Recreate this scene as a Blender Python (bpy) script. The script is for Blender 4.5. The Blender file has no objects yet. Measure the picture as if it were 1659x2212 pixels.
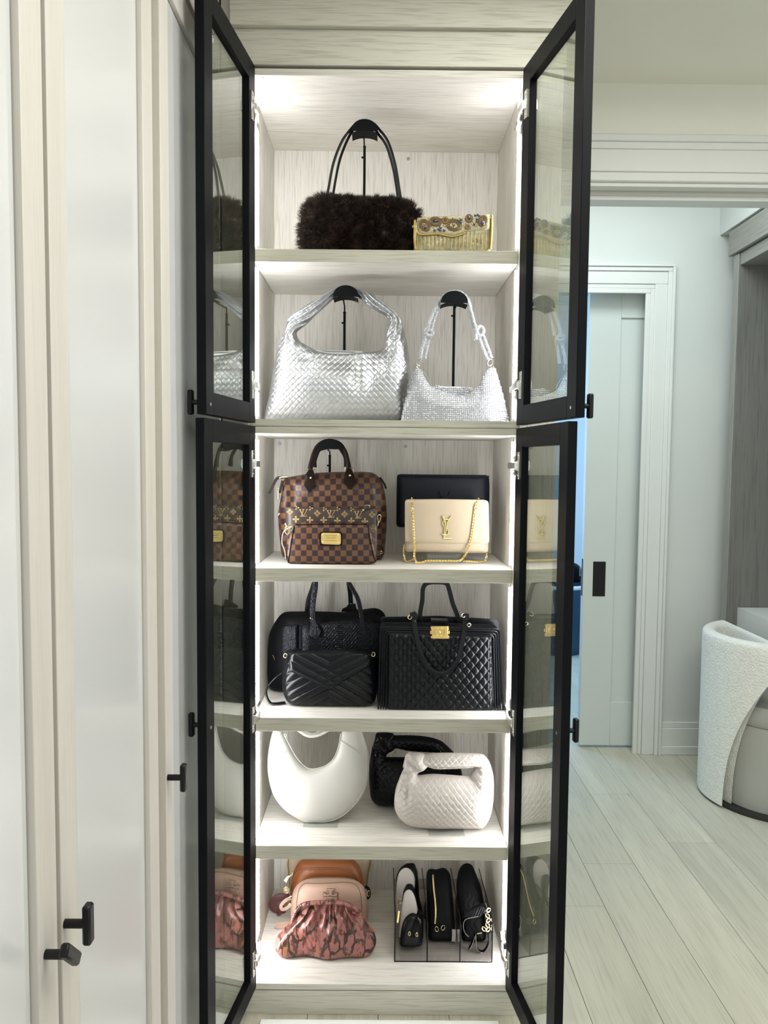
import bpy, math, random
import numpy as np
from mathutils import Matrix

random.seed(7); RNG = np.random.default_rng(7)
SC = bpy.context.scene
COL = SC.collection
PI = math.pi

# ------------------------------------------------------------------ camera
H = 1.44                                   # lens height above the floor
CAM_F, CAM_CX, CAM_CY = 1660.0, 829.5, 1106.0
_y = np.array([824 - CAM_CX, 1002 - CAM_CY, CAM_F]); _y /= np.linalg.norm(_y)
_z = -np.array([590 - CAM_CX, 27614.8 - CAM_CY, CAM_F]); _z /= np.linalg.norm(_z)
_x = np.cross(_y, _z)
ROT = np.stack([_x, _y, _z], 0)            # camera axes -> world axes
cam_data = bpy.data.cameras.new('camera')
cam_data.sensor_fit = 'HORIZONTAL'
cam_data.sensor_width = 36.0
cam_data.lens = 36.0 * CAM_F / 1659.0
cam_data.clip_start = 0.02
cam = bpy.data.objects.new('camera', cam_data)
COL.objects.link(cam)
_m = np.eye(4)
_m[:3, 0] = ROT[:, 0]; _m[:3, 1] = -ROT[:, 1]; _m[:3, 2] = -ROT[:, 2]; _m[:3, 3] = (0, 0, H)
cam.matrix_world = Matrix(_m.tolist())
SC.camera = cam

# ------------------------------------------------------------------ world, lights, exposure
SC.view_settings.view_transform = 'Standard'
SC.view_settings.look = 'None'
SC.view_settings.gamma = 1.0
SC.view_settings.use_curve_mapping = False
SC.view_settings.exposure = 0.5
world = bpy.data.worlds.new('world'); SC.world = world
world.use_nodes = True
_bg = world.node_tree.nodes['Background']
_bg.inputs[0].default_value = (0.96, 1.0, 0.97, 1); _bg.inputs[1].default_value = 0.86
SC.cycles.max_bounces = 10
SC.cycles.diffuse_bounces = 5
SC.cycles.glossy_bounces = 4
SC.cycles.transparent_max_bounces = 24
SC.cycles.sample_clamp_indirect = 6.0
SC.cycles.caustics_reflective = False
SC.cycles.caustics_refractive = False
LED_STRENGTH = 50.0

def area(name, loc, rot, sx, sy, power, color):
    d = bpy.data.lights.new(name, 'AREA'); d.shape = 'RECTANGLE'; d.size = sx; d.size_y = sy
    d.energy = power; d.color = color
    o = bpy.data.objects.new(name, d); COL.objects.link(o); o.location = loc; o.rotation_euler = rot
    return o
area('closet_ceiling_lamp', (0.80, 0.95, 2.57), (0, 0, 0), 1.4, 1.4, 25, (1.0, 1.0, 0.93))
area('vanity_ceiling_lamp', (0.95, 2.95, 2.86), (0, 0, 0), 0.9, 0.6, 11, (0.86, 0.97, 1.0))
area('far_room_daylight', (0.15, 5.4, 1.7), (0, -PI / 2, 0), 1.6, 1.8, 40, (0.42, 0.68, 1.0))

# ------------------------------------------------------------------ helpers
def at(u, v, Y):
    """world point on the plane at depth Y that the photograph shows at pixel u, v"""
    w = ROT @ np.array([u - CAM_CX, v - CAM_CY, CAM_F])
    w = w * (Y / w[1])
    return np.array([w[0], Y, w[2] + H])

def crop(ox, oy, s):
    """points read off an enlargement -> photograph pixels"""
    return lambda pts: [(ox + p[0] / s, oy + p[1] / s) for p in pts]

def atl(pts, Y):
    if np.isscalar(Y): Y = [Y] * len(pts)
    return np.array([at(p[0], p[1], y) for p, y in zip(pts, Y)])

def smooth(P, n=60, closed=False):
    P = np.asarray(P, float); k = len(P)
    if closed: Q = np.vstack([P[-1:], P, P[:2]]); segs = k
    else: Q = np.vstack([2 * P[0] - P[1], P, 2 * P[-1] - P[-2]]); segs = k - 1
    t = np.linspace(0, segs, n, endpoint=not closed)
    i = np.minimum(t.astype(int), segs - 1); f = (t - i)[:, None]
    p0, p1, p2, p3 = Q[i], Q[i + 1], Q[i + 2], Q[i + 3]
    return 0.5 * (2 * p1 + (p2 - p0) * f + (2 * p0 - 5 * p1 + 4 * p2 - p3) * f ** 2 + (3 * p1 - p0 - 3 * p2 + p3) * f ** 3)

def resample(P, n, closed=False):
    P = np.asarray(P, float)
    if closed: P = np.vstack([P, P[:1]])
    d = np.r_[0, np.cumsum(np.linalg.norm(np.diff(P, axis=0), axis=1))]
    t = np.linspace(0, d[-1], n, endpoint=not closed)
    return np.stack([np.interp(t, d, P[:, k]) for k in range(P.shape[1])], 1)

def outline(P, n=200, soft=0.012):
    """closed polyline with its corners rounded; soft is a share of the circumference"""
    Q = resample(P, n, True)
    w = max(1, int(soft * n))
    for _ in range(2):
        k = np.arange(-w, w + 1)
        Q = sum(np.roll(Q, j, 0) for j in k) / len(k)
    return Q

class MB:
    """collects shapes (world coordinates) and links them as ONE mesh object"""
    def __init__(s): s.v = []; s.f = []; s.n = 0
    def add(s, V, F):
        V = np.asarray(V, float).reshape(-1, 3)
        s.v.append(V)
        s.f.extend([tuple(int(i) + s.n for i in q) for q in F]); s.n += len(V)
        return s
    def box(s, x0, x1, y0, y1, z0, z1, b=0.0015):
        X, Y, Z = sorted((x0, x1)), sorted((y0, y1)), sorted((z0, z1))
        b = min(b, 0.45 * min(X[1] - X[0], Y[1] - Y[0], Z[1] - Z[0]))
        if b <= 0:
            V = [(X[i], Y[j], Z[k]) for i in (0, 1) for j in (0, 1) for k in (0, 1)]
            return s.add(V, [(0, 1, 3, 2), (4, 6, 7, 5), (0, 4, 5, 1), (2, 3, 7, 6), (0, 2, 6, 4), (1, 5, 7, 3)])
        V = []; ix = {}
        for i in (0, 1):
            for j in (0, 1):
                for k in (0, 1):
                    c = (X[i], Y[j], Z[k]); d = (b if i == 0 else -b, b if j == 0 else -b, b if k == 0 else -b)
                    for a in range(3):
                        ix[i, j, k, a] = len(V)
                        V.append(tuple(c[m] + (0 if m == a else d[m]) for m in range(3)))
        F = []
        for a in range(3):
            p, q = [m for m in range(3) if m != a]
            for sd in (0, 1):
                r = []
                for (m, n) in ((0, 0), (1, 0), (1, 1), (0, 1)):
                    c = [0, 0, 0]; c[a] = sd; c[p] = m; c[q] = n; r.append(ix[c[0], c[1], c[2], a])
                F.append(r)
            for m in (0, 1):
                for n in (0, 1):
                    c0 = [0, 0, 0]; c0[p] = m; c0[q] = n; c1 = list(c0); c1[a] = 1
                    F.append([ix[(*c0, p)], ix[(*c1, p)], ix[(*c1, q)], ix[(*c0, q)]])
        for i in (0, 1):
            for j in (0, 1):
                for k in (0, 1): F.append([ix[i, j, k, 0], ix[i, j, k, 1], ix[i, j, k, 2]])
        return s.add(V, F)
    def grid(s, G, cu=False, cv=False):
        nu, nv = G.shape[:2]
        iu = np.arange(nu if cu else nu - 1); iv = np.arange(nv if cv else nv - 1)
        A, B = np.meshgrid(iu, iv, indexing='ij'); A = A.ravel(); B = B.ravel()
        A2 = (A + 1) % nu; B2 = (B + 1) % nv
        q = np.stack([A * nv + B, A2 * nv + B, A2 * nv + B2, A * nv + B2], 1)
        return s.add(G.reshape(-1, 3), q.tolist())
    def tube(s, P, r, n=10, closed=False, flat=None, wide=None, caps=True):
        """round tube of radius r, or a strap: flat=(half width, half thickness), wide = vector across the strap's thickness"""
        P = np.asarray(P, float); k = len(P); r = np.broadcast_to(np.asarray(r, float), (k,))
        t = np.roll(P, -1, 0) - np.roll(P, 1, 0) if closed else np.gradient(P, axis=0)
        t /= np.maximum(np.linalg.norm(t, axis=1)[:, None], 1e-9)
        N = np.zeros_like(P); B = np.zeros_like(P)
        if wide is not None:
            w = np.asarray(wide, float)
            N = np.cross(t, w); N /= np.maximum(np.linalg.norm(N, axis=1)[:, None], 1e-9); B = np.cross(t, N)
        else:
            a = np.array([0, 1.0, 0]) if abs(t[0][1]) < 0.8 else np.array([1.0, 0, 0])
            n0 = np.cross(t[0], a); n0 /= np.linalg.norm(n0)
            for i in range(k):
                n0 = n0 - t[i] * (n0 @ t[i]); n0 /= max(np.linalg.norm(n0), 1e-9)
                N[i] = n0; B[i] = np.cross(t[i], n0)
        th = np.arange(n) * 2 * PI / n
        if flat is None: cx, cy = np.cos(th), np.sin(th)
        else:
            ex = 0.35
            cx = np.sign(np.cos(th)) * np.abs(np.cos(th)) ** ex * flat[0]; cy = np.sign(np.sin(th)) * np.abs(np.sin(th)) ** ex * flat[1]
        G = P[:, None] + r[:, None, None] * (N[:, None] * cx[None, :, None] + B[:, None] * cy[None, :, None])
        n0 = s.n
        s.grid(G, closed, True)
        if caps and not closed:
            s.f.append(tuple(n0 + i for i in range(n))[::-1]); s.f.append(tuple(n0 + (k - 1) * n + i for i in range(n)))
        return s
    def prism(s, P, d, flip=False):
        """closed planar polygon extruded along vector d"""
        P = np.asarray(P, float); n = len(P); V = np.vstack([P, P + np.asarray(d, float)])
        F = [tuple(range(n)), tuple(range(n, 2 * n))[::-1]] + [(i, i + n, (i + 1) % n + n, (i + 1) % n) for i in range(n)]
        return s.add(V, F)
    def ball(s, c, r, nu=14, nv=8, sc=(1, 1, 1)):
        th = np.linspace(0.02, PI - 0.02, nv); ph = np.arange(nu) * 2 * PI / nu
        G = np.stack([np.outer(np.sin(th), np.cos(ph)) * sc[0], np.outer(np.sin(th), np.sin(ph)) * sc[1], np.outer(np.cos(th), np.ones(nu)) * sc[2]], 2) * r + np.asarray(c)
        return s.grid(G, False, True)
    def rod(s, a, b, r, n=14): return s.tube(np.array([a, b], float), r, n)
    def disc(s, c, r, axis=(0, -1, 0), h=0.002, n=24):
        c = np.asarray(c, float); a = np.asarray(axis, float); return s.rod(c, c + a * h, r, n)
    def gem(s, C, r, N=None):
        """small faceted octahedral stones at the points C"""
        C = np.asarray(C, float).reshape(-1, 3); k = len(C)
        D = np.array([(1, 0, 0), (-1, 0, 0), (0, 1, 0), (0, -1, 0), (0, 0, 1), (0, 0, -1)], float) * r
        w = RNG.normal(0, 0.16, (k, 3)) + np.array([0.30, 0.0, 0.30])
        K_ = np.zeros((k, 3, 3)); K_[:, 0, 1] = -w[:, 2]; K_[:, 0, 2] = w[:, 1]; K_[:, 1, 0] = w[:, 2]; K_[:, 1, 2] = -w[:, 0]; K_[:, 2, 0] = -w[:, 1]; K_[:, 2, 1] = w[:, 0]
        I_ = np.eye(3)[None]; q = (I_ + K_) @ np.linalg.inv(I_ - K_)
        V = C[:, None] + np.einsum('kij,mj->kmi', q, D)
        T = np.array([(0, 2, 4), (2, 1, 4), (1, 3, 4), (3, 0, 4), (2, 0, 5), (1, 2, 5), (3, 1, 5), (0, 3, 5)])
        F = (np.arange(k)[:, None, None] * 6 + T[None]).reshape(-1, 3)
        return s.add(V.reshape(-1, 3), F.tolist())
    def ring(s, c, R, r, ax1=(1, 0, 0), ax2=(0, 0, 1), n=24, m=8, sq=1.0):
        th = np.arange(n) * 2 * PI / n; a, b = np.asarray(ax1, float), np.asarray(ax2, float)
        P = np.asarray(c, float) + R * (np.cos(th)[:, None] * a + sq * np.sin(th)[:, None] * b)
        return s.tube(P, r, m, closed=True)
    def build(s, name, mat, parent=None, loc=None, sharp=38, stuff=False, label=None, cat=None, kind=None, group=None, fix=True):
        V = np.vstack(s.v)
        o0 = ORG[root(parent).name] if parent is not None else (np.zeros(3) if loc is None else np.asarray(loc, float))
        me = bpy.data.meshes.new(name)
        me.from_pydata((V - o0).tolist(), [], s.f)
        if fix and len(s.f) < 9000:
            import bmesh
            bm = bmesh.new(); bm.from_mesh(me); bmesh.ops.recalc_face_normals(bm, faces=bm.faces); bm.to_mesh(me); bm.free()
        me.update()
        me.shade_smooth()
        if sharp: me.set_sharp_from_angle(angle=math.radians(sharp))
        me.materials.append(M[mat] if isinstance(mat, str) else mat)
        o = bpy.data.objects.new(name, me); COL.objects.link(o)
        if parent is not None: o.parent = parent
        else: o.location = o0; ORG[o.name] = o0
        if stuff: o['kind'] = 'stuff'
        if kind: o['kind'] = kind
        if label: o['label'] = label
        if cat: o['category'] = cat
        if group: o['group'] = group
        return o

ORG = {}
def root(o):
    while o.parent is not None: o = o.parent
    return o
def thing(name, label, cat, loc, group=None, kind=None):
    o = bpy.data.objects.new(name, None); COL.objects.link(o); o.location = loc; o.empty_display_size = 0.05
    ORG[o.name] = np.asarray(loc, float)
    if label: o['label'] = label
    if cat: o['category'] = cat
    if group: o['group'] = group
    if kind: o['kind'] = kind
    return o

def polar(P, yc, T, n=4.0, N=200, K=24, relief=None, lean=0.0, z0=0.0, soft=0.012, side=-1, center=None, rpow=1.0, edge=0.0):
    """cushion surface over a closed outline P (world x, z); bulges T towards the viewer (side -1) or away (+1)"""
    Q = outline(np.asarray(P)[:, [0, 2]], N, soft)
    c = Q.mean(0) if center is None else np.asarray(center)
    k = np.linspace(0.0, 1, K) ** rpow; k[0] = 0.002
    XZ = c + (Q[:, None] - c) * k[None, :, None]
    y = T * (1 - k ** n) ** 0.5 + edge
    yy = np.broadcast_to(y, XZ.shape[:2]).copy()
    if relief is not None: yy = yy + relief(XZ[..., 0], XZ[..., 1]) * np.clip((1 - k[None, :]) * 12, 0, 1)
    Y = yc + side * yy + lean * (XZ[..., 1] - z0)
    return np.stack([XZ[..., 0], Y, XZ[..., 1]], 2)

def cushion(mb, P, yc, T, Tb=None, **kw):
    G = polar(P, yc, T, **kw); mb.grid(G, True, False)
    kb = dict(kw); kb['relief'] = None; kb['side'] = 1; kb['K'] = 10
    Gb = polar(P, yc, T if Tb is None else Tb, **kb)
    mb.grid(Gb[::-1], True, False)
    if kw.get('edge', 0): mb.grid(np.stack([G[:, -1], Gb[:, -1]], 1), True, False)
    return G

def strip_body(mb, outer, inner, yc, T, N=300, K=40, closed=True, relief=None, wrinkle=None, p=0.55, backf=1.0, zmin=None):
    """body swept between matched outer and inner outlines (world points), thickness T per control point"""
    O = smooth(np.asarray(outer)[:, [0, 2]], N, closed); I = smooth(np.asarray(inner)[:, [0, 2]], N, closed)
    t = smooth(np.asarray(T, float)[:, None], N, closed)[:, 0]
    k = np.linspace(0, 1, K)
    XZ = O[:, None] * (1 - k)[None, :, None] + I[:, None] * k[None, :, None]
    if zmin is not None: XZ[..., 1] = np.maximum(XZ[..., 1], zmin)
    prof = np.sin(PI * np.clip(k, 0.0, 1)) ** p; prof[0] = prof[-1] = 0
    h = t[:, None] * prof[None, :]
    hf = h.copy()
    if relief is not None: hf = hf + relief(XZ[..., 0], XZ[..., 1]) * np.clip(prof * 3, 0, 1)[None, :]
    if wrinkle is not None: hf = hf + wrinkle(XZ[..., 0], XZ[..., 1], np.linspace(0, 1, N)[:, None], k[None, :]) * np.clip(prof * 2, 0, 1)[None, :]
    G = np.stack([XZ[..., 0], yc - hf, XZ[..., 1]], 2)
    mb.grid(G, closed, False)
    st = max(1, N // 90); sk = max(1, K // 12)
    ks = np.unique(np.r_[np.arange(0, K, sk), K - 1])
    h = h * backf
    Gb = np.stack([XZ[..., 0], yc + h, XZ[..., 1]], 2)[::st][:, ks]
    if not closed: Gb = np.concatenate([Gb, np.stack([XZ[-1:, :, 0], yc + h[-1:], XZ[-1:, :, 1]], 2)[:, ks]], 0)
    mb.grid(Gb[::-1], closed, False)
    return G

def weave(cell, amp, ang=PI / 4):
    ca, sa = math.cos(ang), math.sin(ang)
    def f(x, z):
        a = (x * ca + z * sa) / cell; b = (-x * sa + z * ca) / cell
        ia, ib = np.floor(a), np.floor(b); fa, fb = 2 * (a - ia) - 1, 2 * (b - ib) - 1
        par = (ia + ib) % 2
        e = (1 - np.abs(fa) ** 8) * (1 - np.abs(fb) ** 8)
        h0 = e * (0.62 + 0.38 * fa - 0.18 * fb ** 2); h1 = e * (0.62 - 0.38 * fb - 0.18 * fa ** 2)
        return amp * np.where(par < 0.5, h0, h1)
    return f

def along(P, step):
    P = np.asarray(P, float); L = np.linalg.norm(np.diff(P, axis=0), axis=1).sum()
    return resample(P, max(2, int(L / step) + 1))

def chain(mb, P, step, R, r, tilt=0.7):
    """curb chain: overlapping oval links along a path"""
    Q = along(P, step); t = np.gradient(Q, axis=0); t /= np.linalg.norm(t, axis=1)[:, None]
    for i in range(len(Q)):
        a = t[i]; b = np.cross(a, (0, 1, 0)); b /= max(np.linalg.norm(b), 1e-6); c = np.cross(a, b)
        s = tilt if i % 2 else -tilt * 0.4
        d = b * math.cos(s) + c * math.sin(s)
        mb.ring(Q[i], R, r, a, d, n=10, m=5, sq=0.72)

def text_part(name, body, size, center, mat, parent, depth=0.0003, shear=0.0):
    cu = bpy.data.curves.new('lettering', 'FONT'); cu.body = body; cu.size = size; cu.align_x = 'CENTER'; cu.align_y = 'CENTER'
    cu.extrude = depth; cu.shear = shear; cu.resolution_u = 3
    o = bpy.data.objects.new('lettering', cu); COL.objects.link(o)
    dg = bpy.context.evaluated_depsgraph_get(); me = bpy.data.meshes.new_from_object(o.evaluated_get(dg))
    bpy.data.objects.remove(o)
    V = np.array([v.co[:] for v in me.vertices]); F = [tuple(p.vertices) for p in me.polygons]
    W = np.stack([V[:, 0], -V[:, 2], V[:, 1]], 1) + np.asarray(center)
    m = MB(); m.add(W, F); bpy.data.meshes.remove(me)
    return m.build(name, mat, parent, sharp=20)

# ------------------------------------------------------------------ materials
M = {}
def new_mat(name):
    m = bpy.data.materials.new(name); m.use_nodes = True; nt = m.node_tree
    return m, nt, nt.nodes, nt.links, nt.nodes['Principled BSDF']
def setp(p, color=None, rough=None, metal=None, coat=None, crough=None, spec=None, sheen=None):
    if color is not None: p.inputs['Base Color'].default_value = (*color, 1)
    if rough is not None: p.inputs['Roughness'].default_value = rough
    if metal is not None: p.inputs['Metallic'].default_value = metal
    if coat is not None: p.inputs['Coat Weight'].default_value = coat
    if crough is not None: p.inputs['Coat Roughness'].default_value = crough
    if spec is not None: p.inputs['Specular IOR Level'].default_value = spec
    if sheen is not None: p.inputs['Sheen Weight'].default_value = sheen
def coords(N, L, scale=(1, 1, 1), rot=(0, 0, 0)):
    tc = N.new('ShaderNodeTexCoord'); mp = N.new('ShaderNodeMapping')
    mp.inputs['Scale'].default_value = scale; mp.inputs['Rotation'].default_value = rot
    L.new(tc.outputs['Object'], mp.inputs['Vector']); return mp.outputs[0]
def noise(N, L, vec, scale, detail=3, rough=0.55, dist=0.0):
    n = N.new('ShaderNodeTexNoise'); n.inputs['Scale'].default_value = scale; n.inputs['Detail'].default_value = detail
    n.inputs['Roughness'].default_value = rough; n.inputs['Distortion'].default_value = dist
    L.new(vec, n.inputs['Vector']); return n.outputs['Fac']
def ramp(N, L, fac, stops):
    r = N.new('ShaderNodeValToRGB'); e = r.color_ramp.elements
    while len(e) < len(stops): e.new(0.5)
    for i, (p, c) in enumerate(stops):
        e[i].position = p; e[i].color = (*c, 1) if len(c) == 3 else c
    L.new(fac, r.inputs[0]); return r.outputs[0]
def bump(N, L, p, h, strength, dist=0.001):
    b = N.new('ShaderNodeBump'); b.inputs['Strength'].default_value = strength; b.inputs['Distance'].default_value = dist
    L.new(h, b.inputs['Height']); L.new(b.outputs[0], p.inputs['Normal'])
def mixc(N, L, mode, fac, a, b):
    m = N.new('ShaderNodeMix'); m.data_type = 'RGBA'; m.blend_type = mode
    if isinstance(fac, (int, float)): m.inputs[0].default_value = fac
    else: L.new(fac, m.inputs[0])
    for sock, val in ((m.inputs[6], a), (m.inputs[7], b)):
        if isinstance(val, tuple): sock.default_value = (*val, 1)
        else: L.new(val, sock)
    return m.outputs[2]
def math_node(N, L, op, a, b=None):
    m = N.new('ShaderNodeMath'); m.operation = op
    for i, v in enumerate((a, b)):
        if v is None: continue
        if isinstance(v, (int, float)): m.inputs[i].default_value = v
        else: L.new(v, m.inputs[i])
    return m.outputs[0]

def plain(name, color, rough=0.5, metal=0.0, var=0.06, nscale=6.0, bstr=0.0, bscale=200.0, bdist=0.001, **kw):
    m, nt, N, L, p = new_mat(name); setp(p, color, rough, metal, **kw)
    v = coords(N, L)
    f = noise(N, L, v, nscale, 3)
    c = ramp(N, L, f, [(0.3, tuple(x * (1 - var) for x in color)), (0.7, tuple(min(1, x * (1 + var)) for x in color))])
    L.new(c, p.inputs['Base Color'])
    if bstr: bump(N, L, p, noise(N, L, v, bscale, 3), bstr, bdist)
    M[name] = m; return m

def wood(name, axis, color, dark=0.80, fine=1.0):
    m, nt, N, L, p = new_mat(name); setp(p, color, 0.55, spec=0.35)
    s1 = [26, 26, 26]; s1[axis] = 1.0
    s2 = [240 * fine, 240 * fine, 240 * fine]; s2[axis] = 9 * fine
    v1 = coords(N, L, s1); v2 = coords(N, L, s2)
    f1 = noise(N, L, v1, 1.0, 4, 0.6, 0.6); f2 = noise(N, L, v2, 1.0, 2, 0.6)
    c1 = ramp(N, L, f1, [(0.3, tuple(x * 0.945 for x in color)), (0.7, tuple(x * 1.04 for x in color))])
    d2 = ramp(N, L, f2, [(0.36, (dark, dark * 0.985, dark * 0.96)), (0.50, (1, 1, 1)), (0.68, (1.0, 1.0, 1.0))])
    c = mixc(N, L, 'MULTIPLY', 1.0, c1, d2)
    L.new(c, p.inputs['Base Color']); bump(N, L, p, f2, 0.10, 0.0005)
    M[name] = m
OAK = (0.690, 0.662, 0.600)
wood('oak_x', 0, OAK); wood('oak_y', 1, OAK); wood('oak_z', 2, OAK)
wood('oak_edge', 0, (0.535, 0.522, 0.435)); wood('oak_filler', 2, (0.48, 0.455, 0.36)); wood('oak_head', 0, (0.600, 0.585, 0.505))
wood('stile_z', 2, (0.625, 0.585, 0.54), 0.97); wood('stile_y', 1, (0.625, 0.585, 0.54), 0.97)
wood('grey_oak', 2, (0.20, 0.195, 0.18), 0.8, 0.5); wood('grey_oak_light', 2, (0.34, 0.335, 0.31), 0.85, 0.5)
wood('vanity_crown', 1, (0.30, 0.295, 0.27), 0.85, 0.5)
plain('white_panel', (0.66, 0.66, 0.665), 0.26, var=0.01, nscale=2, coat=0.3, crough=0.16)
plain('wall_paint', (0.66, 0.68, 0.66), 0.85, var=0.015, nscale=3, bstr=0.03, bscale=400)
plain('ceiling_paint', (0.86, 0.85, 0.78), 0.9, var=0.01)
plain('trim_paint', (0.74, 0.75, 0.73), 0.45, var=0.01)
plain('door_paint', (0.64, 0.68, 0.66), 0.5, var=0.01)
plain('far_wall_paint', (0.72, 0.76, 0.80), 0.8, var=0.01)
plain('black_frame', (0.004, 0.0045, 0.006), 0.42, var=0.1, spec=0.09)
plain('black_metal', (0.005, 0.005, 0.006), 0.38, var=0.1, spec=0.3)
plain('stand_black', (0.005, 0.006, 0.007), 0.6, var=0.1, spec=0.08)
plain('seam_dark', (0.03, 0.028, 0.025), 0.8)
plain('chrome', (0.78, 0.76, 0.72), 0.22, 1.0, var=0.03)
plain('gold', (0.93, 0.70, 0.26), 0.24, 1.0, var=0.05, nscale=60)
plain('pale_gold', (0.86, 0.72, 0.42), 0.25, 1.0, var=0.05)
plain('brushed_gold', (0.72, 0.53, 0.20), 0.38, 1.0, var=0.05, nscale=90)
plain('white_desk', (0.74, 0.76, 0.75), 0.35, var=0.01)
plain('rug_white', (0.80, 0.79, 0.76), 0.95, var=0.05, bstr=0.5, bscale=300)
plain('boucle', (0.86, 0.86, 0.81), 0.95, var=0.05, nscale=40, bstr=1.0, bscale=120, bdist=0.006, sheen=0.3)
plain('chair_leather', (0.46, 0.46, 0.43), 0.5, var=0.02)
plain('navy_drum', (0.012, 0.06, 0.12), 0.4, var=0.05)
plain('plastic_white', (0.85, 0.86, 0.88), 0.4, var=0.02)
plain('grey_metal', (0.35, 0.37, 0.38), 0.4, 0.6)
# leathers
plain('black_leather', (0.0030, 0.0036, 0.0052), 0.28, spec=0.24, var=0.15, nscale=30, bstr=0.12, bscale=600)
plain('black_soft', (0.0032, 0.0034, 0.0042), 0.45, spec=0.10, var=0.15, nscale=30, bstr=0.35, bscale=350)
plain('black_gloss', (0.003, 0.003, 0.004), 0.22, spec=0.16, var=0.1, nscale=30)
plain('navy_leather', (0.0032, 0.0058, 0.0110), 0.5, spec=0.25, var=0.1, nscale=30, bstr=0.25, bscale=900)
plain('brown_dark_leather', (0.012, 0.0065, 0.005), 0.4, spec=0.10, var=0.15, nscale=30, bstr=0.1, bscale=500)
plain('beige_leather', (0.50, 0.405, 0.285), 0.5, var=0.02, nscale=20, bstr=0.15, bscale=1100)
plain('cream_leather', (0.51, 0.468, 0.43), 0.48, var=0.02, nscale=20, bstr=0.1, bscale=900)
plain('white_leather', (0.475, 0.465, 0.425), 0.42, var=0.015, nscale=20, bstr=0.05, bscale=900)
plain('white_leather_warm', (0.42, 0.40, 0.34), 0.45, var=0.015, nscale=20)
plain('tan_cream_leather', (0.46,0.37,0.25), 0.5, var=0.03)
plain('cognac_leather', (0.25, 0.080, 0.022), 0.42, var=0.06, nscale=30, bstr=0.25, bscale=500)
plain('blush_leather', (0.47, 0.315, 0.235), 0.5, var=0.03, nscale=25, bstr=0.3, bscale=450)
plain('blush_dark', (0.11, 0.055, 0.035), 0.6)  # dark brown for the blush bag's seam, stitching and emblem outline
plain('burgundy_leather', (0.07, 0.014, 0.014), 0.4)
plain('silver_leather', (0.50, 0.51, 0.525), 0.42, 0.95, var=0.06, nscale=40, bstr=0.2, bscale=300)
plain('silver_smooth', (0.52, 0.53, 0.545), 0.36, 0.9, var=0.05, bstr=0.3, bscale=150)
plain('silver_mesh', (0.48, 0.49, 0.51), 0.5, 0.6)
plain('crystal', (0.62, 0.63, 0.66), 0.42, 0.7, var=0.12, nscale=400)
plain('sapphire', (0.012, 0.02, 0.09), 0.15, 0.0, var=0.4, nscale=300, coat=1.0)
plain('antique_gold', (0.17, 0.105, 0.04), 0.4, 0.6, var=0.5, nscale=500)
plain('gold_trim', (0.50, 0.34, 0.09), 0.4, 0.7, var=0.4, nscale=600, bstr=0.6, bscale=900)
plain('pearl', (0.30, 0.27, 0.15), 0.22, 0.25, var=0.35, nscale=90, coat=0.6)
plain('flap_silk', (0.38, 0.33, 0.20), 0.4, 0.2, var=0.3, nscale=350)
plain('strap_grey', (0.42, 0.38, 0.37), 0.5)
plain('monogram_ink', (0.40, 0.27, 0.10), 0.5, var=0.05)
plain('monogram_canvas', (0.030, 0.018, 0.014), 0.42, var=0.15, nscale=60, bstr=0.2, bscale=900)
plain('print_red', (0.10, 0.030, 0.018), 0.5)

def fur_mat():
    m, nt, N, L, p = new_mat('fur'); setp(p, rough=0.55, spec=0.25)
    v = coords(N, L)
    f = noise(N, L, v, 45, 3); f2 = noise(N, L, v, 900, 1)
    c = ramp(N, L, f, [(0.3, (0.006, 0.003, 0.002)), (0.55, (0.020, 0.010, 0.006)), (0.75, (0.070, 0.038, 0.021))])
    c2 = mixc(N, L, 'MULTIPLY', 0.7, c, ramp(N, L, f2, [(0.3, (0.5, 0.5, 0.5)), (0.7, (1.5, 1.5, 1.5))]))
    L.new(c2, p.inputs['Base Color']); M['fur'] = m
fur_mat()

def damier(name, cell, ox=0.0, oz=0.0, rot=0.0, warp=0.0):
    m, nt, N, L, p = new_mat(name); setp(p, rough=0.40, spec=0.35)
    tc = N.new('ShaderNodeTexCoord'); mp = N.new('ShaderNodeMapping')
    mp.inputs['Scale'].default_value = (1 / cell, 0, 1 / cell); mp.inputs['Location'].default_value = (ox + 100, 0.5, oz + 100); mp.inputs['Rotation'].default_value = (0, rot, 0)
    L.new(tc.outputs['Object'], mp.inputs['Vector'])
    vec = mp.outputs[0]
    if warp:
        nz = N.new('ShaderNodeTexNoise'); nz.inputs['Scale'].default_value = 7; nz.inputs['Detail'].default_value = 1
        L.new(tc.outputs['Object'], nz.inputs['Vector'])
        ma = N.new('ShaderNodeVectorMath'); ma.operation = 'MULTIPLY_ADD'; ma.inputs[1].default_value = (warp, warp, warp)
        L.new(nz.outputs['Color'], ma.inputs[0]); L.new(vec, ma.inputs[2]); vec = ma.outputs[0]
    sx = N.new('ShaderNodeSeparateXYZ'); L.new(vec, sx.inputs[0])
    fx = math_node(N, L, 'FLOOR', sx.outputs[0]); fz = math_node(N, L, 'FLOOR', sx.outputs[2])
    par = math_node(N, L, 'MODULO', math_node(N, L, 'ADD', fx, fz), 2.0)
    par = math_node(N, L, 'GREATER_THAN', par, 0.5)
    v2 = coords(N, L, (1, 1, 1)); th = noise(N, L, v2, 1400, 1)
    a = ramp(N, L, th, [(0.35, (0.095, 0.043, 0.018)), (0.65, (0.135, 0.066, 0.030))])
    b = ramp(N, L, th, [(0.35, (0.018, 0.008, 0.009)), (0.65, (0.028, 0.014, 0.016))])
    L.new(mixc(N, L, 'MIX', par, a, b), p.inputs['Base Color'])
    bump(N, L, p, th, 0.12, 0.0004)
    M[name] = m
damier('damier_large', 0.0158, 0.35, 0.1, 0.03, 0.5)
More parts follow.
